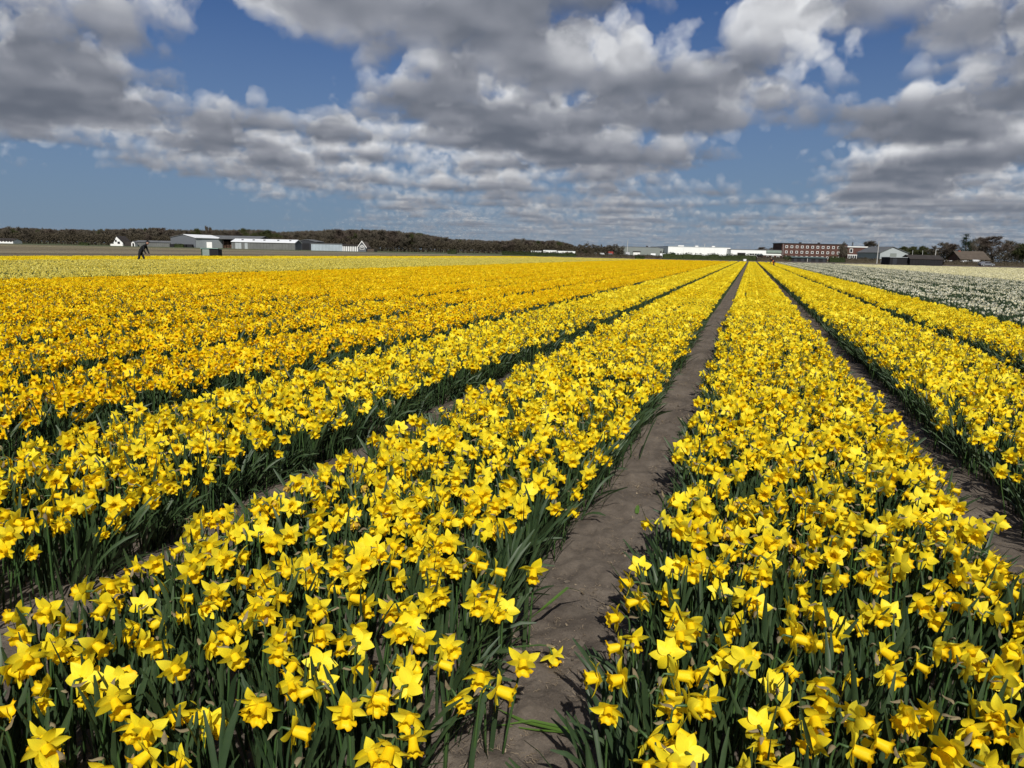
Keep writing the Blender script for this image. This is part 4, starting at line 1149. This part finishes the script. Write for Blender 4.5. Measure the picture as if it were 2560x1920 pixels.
def trailer(px0, px1, ytop, d, label, dark=None):
    s = Site('trailer', label, 'trailer', (px0+px1)/2, d, group='white trailers before the wood')
    x0, x1, zt = s.X(px0), s.X(px1), s.Z((px0+px1)/2, ytop)
    s.box('body', x0, x1, 0, 2.4, .75, zt, 'white_wall'); s.box('chassis', x0+.3, x1-.3, .2, 2.2, .45, .74, 'black')
    s.box('roof_rail', x0-.03, x1+.03, -.04, 2.44, zt+.005, zt+.1, 'light_grey')
    for xx in (x0+1.0, x1-1.6, x1-.7):
        w = MB()
        for yy in (.02, 2.1): w.tube([(xx, yy, .42), (xx, yy+.28, .42)], .40, 12)
        s.part('wheel', w, 'tyre')
    if dark: s.box('door', s.X(dark[0]), s.X(dark[1]), -.06, -.004, .8, zt-.5, dark[2])
trailer(1327.5, 1354, 627.5, 305, 'short cream-white trailer beside the wood')
trailer(1358, 1391.5, 626, 300, 'tall plain white trailer with slanted front edge')
trailer(1394, 1438, 628, 300, 'long white trailer with dark red doors', (1413, 1424, 'brick_red'))

def vehicle(px, d, L, Hh, kind, paint, label, face=1, turn=0.0):
    """a car or van in side view: body, cabin glass, four wheels, lamps"""
    s = Site('parked_van' if kind == 'van' else 'parked_car', label, kind, px, d, turn, group='vehicles parked behind the field')
    prof = [(0, .3), (L, .3), (L, .8), (L*.93, 1.0), (L*.80, Hh*.97), (L*.05, Hh), (0, Hh*.9)] if kind == 'van' else [(0, .28), (L, .28), (L, .72), (L*.76, .88), (L*.62, Hh), (L*.26, Hh), (L*.10, .95), (0, .85)]
    if face < 0: prof = [(L-a, c) for a, c in prof][::-1]
    prof = [(a-L/2, c) for a, c in prof]
    s.part('body', MB().prism(prof, 'y', 0, 1.75), paint)
    f = face
    xs = (-.05*L, .27*L) if kind == 'van' else (-.22*L, .20*L)
    for a, c in ((xs[0], (xs[0]+xs[1])/2-.04), ((xs[0]+xs[1])/2+.04, xs[1])):
        s.box('side_window', min(a*f, c*f), max(a*f, c*f), -.02, 1.77, Hh*.62, Hh*.88, 'pane')
    for xx in (-L*.31, L*.31):
        for yy in (-.04, 1.56):
            wl = s.part('wheel', MB().tube([(xx, yy, .32), (xx, yy+.22, .32)], .32, 12), 'tyre')
            s.part('rim', MB().tube([(xx, yy-.012 if yy < 0 else yy+.222, .32), (xx, yy-.002 if yy < 0 else yy+.232, .32)], .19, 10), 'light_grey', wl)
    s.box('headlight', f*L*.5-.03 if f > 0 else -L*.5-.03, f*L*.5+.03 if f > 0 else -L*.5+.03, .1, .4, .55, .72, 'white_trim')
vehicle(1626.5, 290, 4.2, 1.75, 'van', 'car_white', 'white van parked before the grey warehouse', 1, R(-98))
vehicle(1662, 330, 4.4, 1.9, 'van', 'car_white', 'white van beside the white warehouse corner', -1, R(70))
vehicle(1500, 360, 4.1, 1.45, 'car', 'car_white', 'white car by the red brick houses', 1, R(-80))
vehicle(1520, 352, 4.1, 1.45, 'car', 'car_grey', 'grey car by the red container', 1, R(-75))
vehicle(1563, 330, 4.2, 2.1, 'van', 'car_grey', 'dark van in front of the grey warehouse', 1, R(-92))
s = Site('storage_box', 'small white box on the verge below the depot', 'box', 1863, 232)
s.box('body', -.42, .42, 0, .7, .05, .5, 'white_trim'); s.box('lid', -.46, .46, -.04, .74, .505, .6, 'white_wall'); s.box('foot', -.4, -.25, .1, .6, 0, .048, 'black'); s.box('foot', .25, .4, .1, .6, 0, .048, 'black')
vehicle(1886, 300, 4.2, 1.45, 'car', 'car_white', 'white car before the glazed depot front', -1)
vehicle(2222, 262, 4.0, 1.45, 'car', 'car_white', 'white car half behind the flat black shed')
vehicle(2377, 262, 4.2, 1.5, 'car', 'car_white', 'white car at the hedge before the brown roof')
vehicle(2417, 264, 4.4, 1.55, 'car', 'car_white', 'white car directly below the brown roof')
vehicle(2449, 266, 4.4, 1.9, 'van', 'car_white', 'white van below the end of the brown roof', 1, R(50))
vehicle(2471, 235, 4.2, 1.4, 'car', 'car_grey', 'grey-blue car on the pale road by the hedge')

for i, (a, y0, d, lab) in enumerate(((2283, 636.5, 290, 'white roofed boat trailer behind the pitched shed'), (2308, 636, 292, 'white boat trailer with a thin mast'))):
    s = Site('boat', lab, 'boat', a, d)
    w = 12*KX*d
    s.part('hull', MB().prism([(-w, 1.3), (-w*.8, .7), (w*.7, .7), (w*1.1, 1.6), (-w, 1.6)], 'y', 0, 2.0), 'white_trim')
    s.part('mast', MB().tube([(0, 1, 1.6), (0, 1, s.Z(a, 626))], .08, 6), 'pole'); s.box('cradle', -w*.6, w*.5, .4, 1.6, 0, .69, 'black'); s.box('cabin', -w*.5, w*.3, .4, 1.6, 1.61, 2.1, 'white_wall')

for a, y0, d, lab in ((2193, 604.5, 250, 'pale lamp post beside the entrance block'), (2337, 625, 232, 'pale pole behind the pitched black shed'), (1568, 600, 330, 'thin mast before the grey warehouse')):
    s = Site('lamp_post', lab, 'post', a, d)
    zt = s.Z(a, y0)
    s.part('pole', MB().tube([(0, 0, 0), (0, 0, zt*.5), (0, 0, zt)], [.16, .13, .09], 8), 'pole'); s.box('lamp_head', -.12, .75, -.1, .1, zt, zt+.12, 'light_grey')

# ------------------------------------------------------------------ trees
def bare_tree(seed, h, spread, upright=0.55, twigs=4, green=False):
    """trunk and limbs as tapering tubes, then a haze of fine twigs"""
    q = random.Random(seed)
    tr, cr = MB(), MB()
    def twig_spray(a, d, n):
        for _ in range(n):
            t = (d + Vector((q.gauss(0, .6), q.gauss(0, .6), q.gauss(.15, .45)))).normalized()
            e = a + t*(h*q.uniform(.05, .11)); sd = t.cross(Vector((q.gauss(0, 1), q.gauss(0, 1), q.gauss(0, 1)))).normalized()*h*.0030
            cr.add([tuple(a-sd), tuple(a+sd), tuple(e)], [(0, 1, 2)])
            if green:
                for _k in range(2):
                    c = a.lerp(e, q.uniform(.3, 1)); s1 = Vector((q.gauss(0, 1), q.gauss(0, 1), q.gauss(0, 1)))*h*.009; s2 = Vector((q.gauss(0, 1), q.gauss(0, 1), q.gauss(0, 1)))*h*.009
                    cr.add([tuple(c), tuple(c+s1), tuple(c+s2)], [(0, 1, 2)])
    def grow_(p, d, L, r, lev, mb):
        pts = [p]; dd = d.copy()
        for _ in range(3):
            dd = (dd + Vector((q.gauss(0, .12), q.gauss(0, .12), .05 + q.gauss(0, .07)))).normalized()
            pts.append(pts[-1] + dd*(L/3))
        mb.tube([tuple(x) for x in pts], [r, r*.85, r*.7, r*.5], 5 if lev < 2 else 3, cap=False)
        if lev >= 2:
            for k in (1, 2, 3): twig_spray(pts[k], dd, twigs if lev == 3 else twigs//2)
        if lev == 3: return
        for i in range((14, 5, 4)[lev]):
            f = q.uniform(.35, 1) if lev else (.14 + .86*(i+q.random())/14)
            k = min(2, int(f*3)); a = pts[k].lerp(pts[k+1], f*3-k)
            ang = q.uniform(0, 6.28)
            side = Vector((math.cos(ang), math.sin(ang), 0))
            g0 = min(1.0, .25+f) if not lev else .8
            nd = (dd*upright*g0 + side*spread*q.uniform(.6, 1.1) + Vector((0, 0, .22*g0))).normalized()
            LL = L*q.uniform(.5, .7) if lev else h*.36*(1.15-.65*f)*q.uniform(.8, 1.15)
            grow_(a, nd, LL, r*.5*(1.1-.4*f if not lev else 1), lev+1, cr)
    grow_(Vector((0, 0, -.1)), Vector((0, 0, 1)), h*.70, h*.020, 0, tr)
    return tr, cr
TREES = []
for i, (sp, up, g_) in enumerate(((.75, .45, 0), (.9, .40, 0), (.6, .55, 0), (1.0, .35, 0), (.8, .45, 1), (.22, 1.0, 0))):
    tr, cr = bare_tree(900+i, 10.0, sp, up, 8, bool(g_))
    zmax = max(v_[2] for v_ in cr.v)
    TREES.append((tr.mesh('trunk', M['bark'], True), cr.mesh('crown', M['ivy' if g_ else ('twig_red' if i == 3 else 'twig')]), zmax))

def tree(px, d, ytop, kind, label, group=None, wide=1.0, q=rnd, name='bare_tree'):
    z = (hz(px)-ytop)*KX*d + EYE.z
    me_t, me_c, zm = TREES[kind]
    sz = max(2.0, z)/zm
    o = empty(name, gp(px, d), q.uniform(0, 6.28))
    o.scale = (sz*wide, sz*wide, sz)
    tag(o, label, 'tree', group)
    link('trunk', me_t, o); link('crown', me_c, o)
    return o

TOP = [(0, 566), (60, 566), (120, 570), (200, 571), (300, 570), (380, 567), (420, 570), (480, 572), (560, 571), (640, 571), (700, 577), (760, 574), (820, 572), (880, 571), (950, 571), (1000, 575), (1050, 580), (1080, 586), (1130, 594), (1200, 597), (1260, 599), (1300, 595), (1350, 600), (1385, 597), (1420, 606), (1445, 614), (1540, 617)]
def top(px):
    for (a, ya), (c, yc) in zip(TOP, TOP[1:]):
        if a <= px <= c: return ya + (yc-ya)*(px-a)/(c-a)
    return TOP[0][1] if px < 0 else TOP[-1][1]
GW = 'bare trees along the edge of the wood'
NEARBY = [(0, 60, 'beyond the low white cottage'), (60, 270, 'between the cottage and the white farmhouse'), (270, 425, 'behind the low grey greenhouse'), (425, 640, 'behind the open barn'), (640, 780, 'behind the long greenhouse'), (780, 930, 'behind the pale glasshouse'), (930, 1120, 'past the gabled house'), (1120, 1330, 'short of the white trailers'), (1330, 1450, 'behind the white trailers'), (1450, 1600, 'behind the red brick houses')]
KINDW = ['spreading bare tree', 'broad bare tree', 'upright bare tree', 'reddish bare tree', 'faintly budding tree', 'slender bare tree']
x = -60.0
while x < 1540:
    k = rnd.choices(range(5), (4, 3, 4, 2, 1.4))[0]
    w = next((t_ for a, c, t_ in NEARBY if a <= x <= c), NEARBY[0][2])
    tree(x, 398 + rnd.uniform(-10, 12), top(x) - 3 + abs(rnd.gauss(0, 7.0)), k, f"{KINDW[k]} in the wood {w}", GW, rnd.uniform(.75, 1.1))
    x += rnd.uniform(11, 18) if x < 1420 else rnd.uniform(14, 22)
# the depth of the wood behind them reads as one mass
pts, rot, sz, pk = [], [], [], []
for row in range(5):
    x = -140.0
    while x < 1560:
        d = 412 + row*13 + rnd.uniform(-5, 5)
        z = max(3.0, (hz(x)-top(x)-abs(rnd.gauss(0, 3.0)))*KX*d + EYE.z)
        k = rnd.choices(range(5), (4, 3, 4, 2, 1))[0]
        p = gp(x, d); pts.append((p.x, p.y, 0)); rot.append((0, 0, rnd.uniform(0, 6.28))); w = rnd.uniform(.8, 1.15)*z/10; sz.append((w, w, z/TREES[k][2])); pk.append(k)
        x += rnd.uniform(9, 16)
def tree_whole(k):
    t, c, _ = TREES[k]
    b = MB()
    for me, mi in ((t, 0), (c, 1)):
        o_ = len(b.v); b.v += [tuple(v.co) for v in me.vertices]; b.f += [tuple(i+o_ for i in p.vertices) for p in me.polygons]; b.m += [mi]*len(me.polygons)
    return b.mesh('wood_tree', [M['bark'], c.materials[0]])
tag(gn_scatter('wood', pts, rot, sz, pk, [tree_whole(k) for k in range(5)], [M['bark'], M['twig'], M['twig_red'], M['ivy']]), 'depth of the brown leafless wood behind its edge', 'wood', kind='stuff')

def foliage(px0, px1, d, h0, depth, mat, per_m, seed, leaf=.28, ragged=.35):
    """leafy mass along a line: many small faces over its whole volume"""
    q = random.Random(seed)
    b = MB()
    c = gp((px0+px1)/2, d); w = (px1-px0)*KX*d
    for i in range(int(w*per_m)):
        x = q.uniform(-w/2, w/2)
        hh = h0*(1 + ragged*mnoise.noise(Vector((x*.35, seed, 0))) + ragged*.5*mnoise.noise(Vector((x*1.3, seed, 5))))
        p = Vector((x, q.uniform(-depth/2, depth/2), hh*q.random()**.7))
        a = Vector((q.gauss(0, 1), q.gauss(0, 1), q.gauss(0, 1))).normalized()*leaf*q.uniform(.6, 1.3); e = Vector((q.gauss(0, 1), q.gauss(0, 1), q.gauss(0, 1))).normalized()*leaf*q.uniform(.6, 1.3)
        b.add([tuple(p-a*.5), tuple(p+a*.5), tuple(p+e)], [(0, 1, 2)])
    return b, c
def hedge(px0, px1, d, h0, label, mat='hedge', depth=1.6, per_m=130, name='hedge', cat='hedge'):
    b, c = foliage(px0, px1, d, h0, depth, mat, per_m, int(px0*7+d))
    o = empty(name, c, YAW); tag(o, label, cat)
    b.build('foliage', M[mat], o)
    w = (px1-px0)*KX*d
    st = MB()
    for k in range(max(2, int(w/2.5))):
        xx = -w/2+.4+k*(w-.8)/max(1, int(w/2.5)-1)
        st.tube([(xx, 0, 0), (xx+.1, .05, h0*.75)], [.06, .03], 4)
    n_ = max(4, int(w/1.2)); cv_, cf_ = [], []
    for k in range(n_+1):
        xx = -w/2+.15+(w-.3)*k/n_
        hh = h0*(1+.35*mnoise.noise(Vector((xx*.35, int(px0*7+d), 0))))*.80
        dd = depth*.36*(1+.3*mnoise.noise(Vector((xx*.7, 9, 0))))
        cv_ += [(xx, -dd, 0), (xx, -dd*.9, hh*.8), (xx, 0, hh), (xx, dd*.9, hh*.8), (xx, dd, 0)]
    for k in range(n_):
        cf_ += [(k*5+j, k*5+j+1, k*5+j+6, k*5+j+5) for j in range(4)]
    cf_ += [(0, 1, 2, 3, 4), tuple(n_*5+j for j in (4, 3, 2, 1, 0))]
    st.build('stems', M['bark'], o); MB().add(cv_, cf_).build('branch_core', M[mat], o)
    return o
b, c = foliage(-120, 1560, 392, 5.2, 6, 'twig', 150, 41, .55, .5)
o = b.build('undergrowth', M['hedge_brown']); o.location = c; o.rotation_euler = (0, 0, YAW); tag(o, 'brown thicket at the foot of the wood', 'undergrowth', kind='stuff')
for i_, (a, c, d_, h_, lab) in enumerate(((2335, 2720, 345, 5.0, 'brown thicket behind the brown roofed house'), (2235, 2345, 425, 4.5, 'brown thicket behind the boats'), (1880, 1960, 455, 4.5, 'brown thicket behind the depot'), (2150, 2215, 440, 4.5, 'brown thicket beyond the entrance block'))):
    b, c_ = foliage(a, c, d_, h_, 6, 'twig', 170, 51+i_, .5, .5)
    o = b.build('undergrowth', M['hedge_brown']); o.location = c_; o.rotation_euler = (0, 0, YAW); tag(o, lab, 'undergrowth', kind='stuff')
hedge(1656, 1890, 255, 2.0, 'dark green hedge before the white warehouse', per_m=90)
hedge(1440, 1656, 262, 1.15, 'low brown hedge before the grey warehouse', 'hedge_brown')
hedge(1255, 1440, 270, 1.5, 'low dark hedge under the white trailers', 'hedge')
hedge(1890, 1976, 258, 1.45, 'brown hedge below the brick annex', 'hedge_brown')
hedge(1958, 1978, 258, 1.9, 'clipped dark hedge at the end of the long black shed', per_m=140)
hedge(2072, 2112, 262, 2.0, 'dark hedge on the far end of the long black shed', per_m=120)
hedge(2112, 2226, 268, 1.7, 'brown hedge before the entrance block and grey shed', 'hedge_brown')
hedge(2358, 2640, 240, 1.5, 'long dark hedge behind the pale road', 'hedge_brown', per_m=90)
hedge(2362, 2480, 300, 3.0, 'taller brown hedge around the brown roofed house', 'hedge_brown', per_m=60)
for a, d, h_, lab in ((1600, 230, 0.9, 'rough bush on the near verge before the grey warehouse'), (448, 346, 1.6, 'dark bush row before the blue-grey barn'), (210, 352, 1.3, 'dark bush at the edge of the bare field'), (1130, 285, 1.6, 'tawny bush at the end of the far yellow strip')):
    hedge(a-12, a+12, d, h_, lab, 'hedge', 1.5, 120, 'bush', 'bush')

GR = 'bare trees around the brick building and sheds'
for a, d, y0, k, wd, lab in ((2107, 372, 601, 2, .75, 'bare tree standing before the brick building end'), (2178, 430, 598, 1, 1.1, 'round bare tree beyond the entrance block'), (2166, 445, 606, 0, 1.0, 'lower bare tree touching the entrance block'),
    (1905, 440, 616, 3, 1.3, 'bare tree rising over the depot roof'), (1940, 440, 613, 1, 1.2, 'bare tree beside the brick building corner'), (1925, 452, 617, 0, 1.2, 'small bare tree between depot and brick building'),
    (2250, 420, 614, 4, 1.3, 'budding tree behind the grey gabled shed'), (2285, 420, 614, 4, 1.4, 'budding tree beyond the boats'), (2310, 410, 613, 4, 1.3, 'budding tree beside the pale pole'), (2270, 430, 615, 0, 1.3, 'bare tree over the grey gabled shed'), (2335, 400, 612, 0, 1.3, 'bare tree behind the pale pole'),
    (2358, 350, 602, 1, 1.1, 'bare tree next to the dark pine'), (2372, 340, 606, 3, 1.0, 'reddish bare tree below the dark pine'), (2432, 330, 594, 2, .9, 'upright bare tree between pine and round crown'), (2445, 335, 592, 0, 1.0, 'bare tree over the brown roof'),
    (2484, 300, 586, 3, 1.15, 'large round reddish bare tree beyond the brown roof'), (2510, 310, 596, 1, 1.0, 'bare tree at the foot of the large round one'), (2535, 320, 612, 0, 1.1, 'low bare tree along the long hedge'),
    (2560, 300, 606, 4, 1.2, 'budding tree at the end of the long hedge'), (2600, 305, 600, 4, 1.2, 'budding tree past the end of the long hedge'), (2640, 310, 602, 1, 1.2, 'bare tree past the end of the long hedge')):
    tree(a, d, y0, k, lab, GR, wd)
for a in (519, 527): tree(a, 470, 562 + (a-519)*.4, 5, 'slim poplar spire rising above the wood', 'two poplar spires', .55, name='poplar')

def pine(px, d, y0, label):
    q = random.Random(8)
    h = (hz(px)-y0)*KX*d + EYE.z
    o = empty('pine_tree', gp(px, d), 0); tag(o, label, 'tree')
    MB().tube([(0, 0, -.1), (.1, 0, h*.5), (0, .1, h*.93)], [.28, .2, .06], 7).build('trunk', M['bark'], o)
    b = MB()
    for i in range(26):
        f = q.uniform(.32, 1.0); a = q.uniform(0, 6.28); rr = h*.24*(1.15-f)**.55*q.uniform(.4, 1)
        c = Vector((rr*math.cos(a), rr*math.sin(a), h*f*.95)); R_ = h*q.uniform(.05, .095)
        b.tube([(0, 0, c.z-h*.06), tuple(c)], [.07, .03], 4)
        for _ in range(120):
            p = c + Vector((q.gauss(0, 1), q.gauss(0, 1), q.gauss(0, .55)))*R_*.62
            t = Vector((q.gauss(0, 1), q.gauss(0, 1), q.gauss(.3, .7))).normalized()*.35; sd = Vector((q.gauss(0, 1), q.gauss(0, 1), q.gauss(0, 1))).normalized()*.09
            b.add([tuple(p-sd), tuple(p+sd), tuple(p+t)], [(0, 1, 2)])
    b.build('crown', M['pine'], o)
pine(2410, 318, 584.5, 'tall dark green pine beside the brown roofed house')

# ------------------------------------------------------------------ people
def person(loc, rz, joints, edges, radii, cloth, label, sleeves=None):
    """one continuous body grown over a skeleton"""
    me = bpy.data.meshes.new('person')
    me.from_pydata(joints, edges, [])
    o = bpy.data.objects.new('person', me); COL.objects.link(o)
    md = o.modifiers.new('skin', 'SKIN'); md.use_smooth_shade = True
    for i, r in enumerate(radii): me.skin_vertices[0].data[i].radius = r if isinstance(r, tuple) else (r, r)
    me.skin_vertices[0].data[0].use_root = True
    o.modifiers.new('sub', 'SUBSURF').render_levels = 2
    o.modifiers['sub'].levels = 2
    dg = bpy.context.evaluated_depsgraph_get()
    nm = bpy.data.meshes.new_from_object(o.evaluated_get(dg))
    o.modifiers.clear(); o.data = nm
    nm.materials.clear()
    for m_ in (cloth, M['skin'], sleeves or cloth): nm.materials.append(m_)
    o.location = loc; o.rotation_euler = (0, 0, rz)
    tag(o, label, 'person')
    return o
# bent worker: local +X is the way he walks
J = [(0, 0, .86), (.10, 0, 1.03), (.26, 0, 1.22), (.36, 0, 1.33), (.43, 0, 1.38), (.50, 0, 1.43), (.54, 0, 1.50),
     (.30, .19, 1.25), (.36, .24, .98), (.46, .22, .76), (.50, .21, .68), (.30, -.19, 1.25), (.34, -.24, .98), (.44, -.20, .76), (.48, -.19, .68),
     (-.02, .10, .80), (.16, .11, .46), (.02, .11, .10), (.16, .12, .04), (-.02, -.10, .80), (-.06, -.11, .46), (-.32, -.11, .14), (-.22, -.11, .05)]
E_ = [(0, 1), (1, 2), (2, 3), (3, 4), (4, 5), (5, 6), (2, 7), (7, 8), (8, 9), (9, 10), (2, 11), (11, 12), (12, 13), (13, 14), (0, 15), (15, 16), (16, 17), (17, 18), (0, 19), (19, 20), (20, 21), (21, 22)]
RAD = [(.14, .16), (.14, .16), (.14, .18), .07, .06, .10, .10, .075, .055, .045, .04, .075, .055, .045, .04, .10, .075, .055, .05, .10, .075, .055, .05]
wp = on_path(352, 646, 0.30)
wp.z = 0
wp.x = gap_x(-22)
t_ = wp.x/ray(352, 640).x
wp = Vector((gap_x(-22), ray(352, 640).y*t_, 0))
wk = person(wp, YAW, J, E_, RAD, M['cloth_black'], 'bent worker in black walking along the pale daffodils')
for p in wk.data.polygons:
    c = p.center
    if c.x > .455 and c.z > 1.36 and c.z < 1.50: p.material_index = 1
    if c.z < .73 and c.x > .42: p.material_index = 1
b = MB()
for k in range(60):
    q = random.Random(k); a = q.uniform(0, 6.28); e = q.uniform(.2, 1.5)
    p = Vector((.52+.11*math.cos(a)*math.cos(e), .11*math.sin(a)*math.cos(e), 1.47+.11*math.sin(e))); t2 = Vector((q.gauss(0, .04), q.gauss(0, .04), q.gauss(0, .03)))
    b.add([tuple(p), tuple(p+t2+Vector((.02, .02, 0))), tuple(p+t2-Vector((.02, .02, 0)))], [(0, 1, 2)])
b.build('hair', M['cloth_black'], wk)
# second worker, stooping far down the rows
J2 = [(0, 0, .80), (.10, 0, .93), (.24, 0, 1.06), (.34, 0, 1.12), (.40, 0, 1.14), (.47, 0, 1.17), (.52, 0, 1.22)] + [(a[0], a[1], a[2]-.16) for a in J[7:15]] + [(a[0], a[1], a[2]*.93) for a in J[15:]]
v2 = ray(1930, 664); t2_ = (0.34-EYE.z)/v2.z
w2 = person(Vector((gap_x(2), v2.y*t2_*1.05, 0)), YAW+R(200), J2, E_, RAD, M['cloth_blue'], 'stooping worker in navy far down the yellow rows', M['orange'])
for p in w2.data.polygons:
    c = p.center
    if c.y > .17 and .55 < c.z < 1.0: p.material_index = 2
    if c.x > .45 and c.z > 1.10 and c.z < 1.22: p.material_index = 1
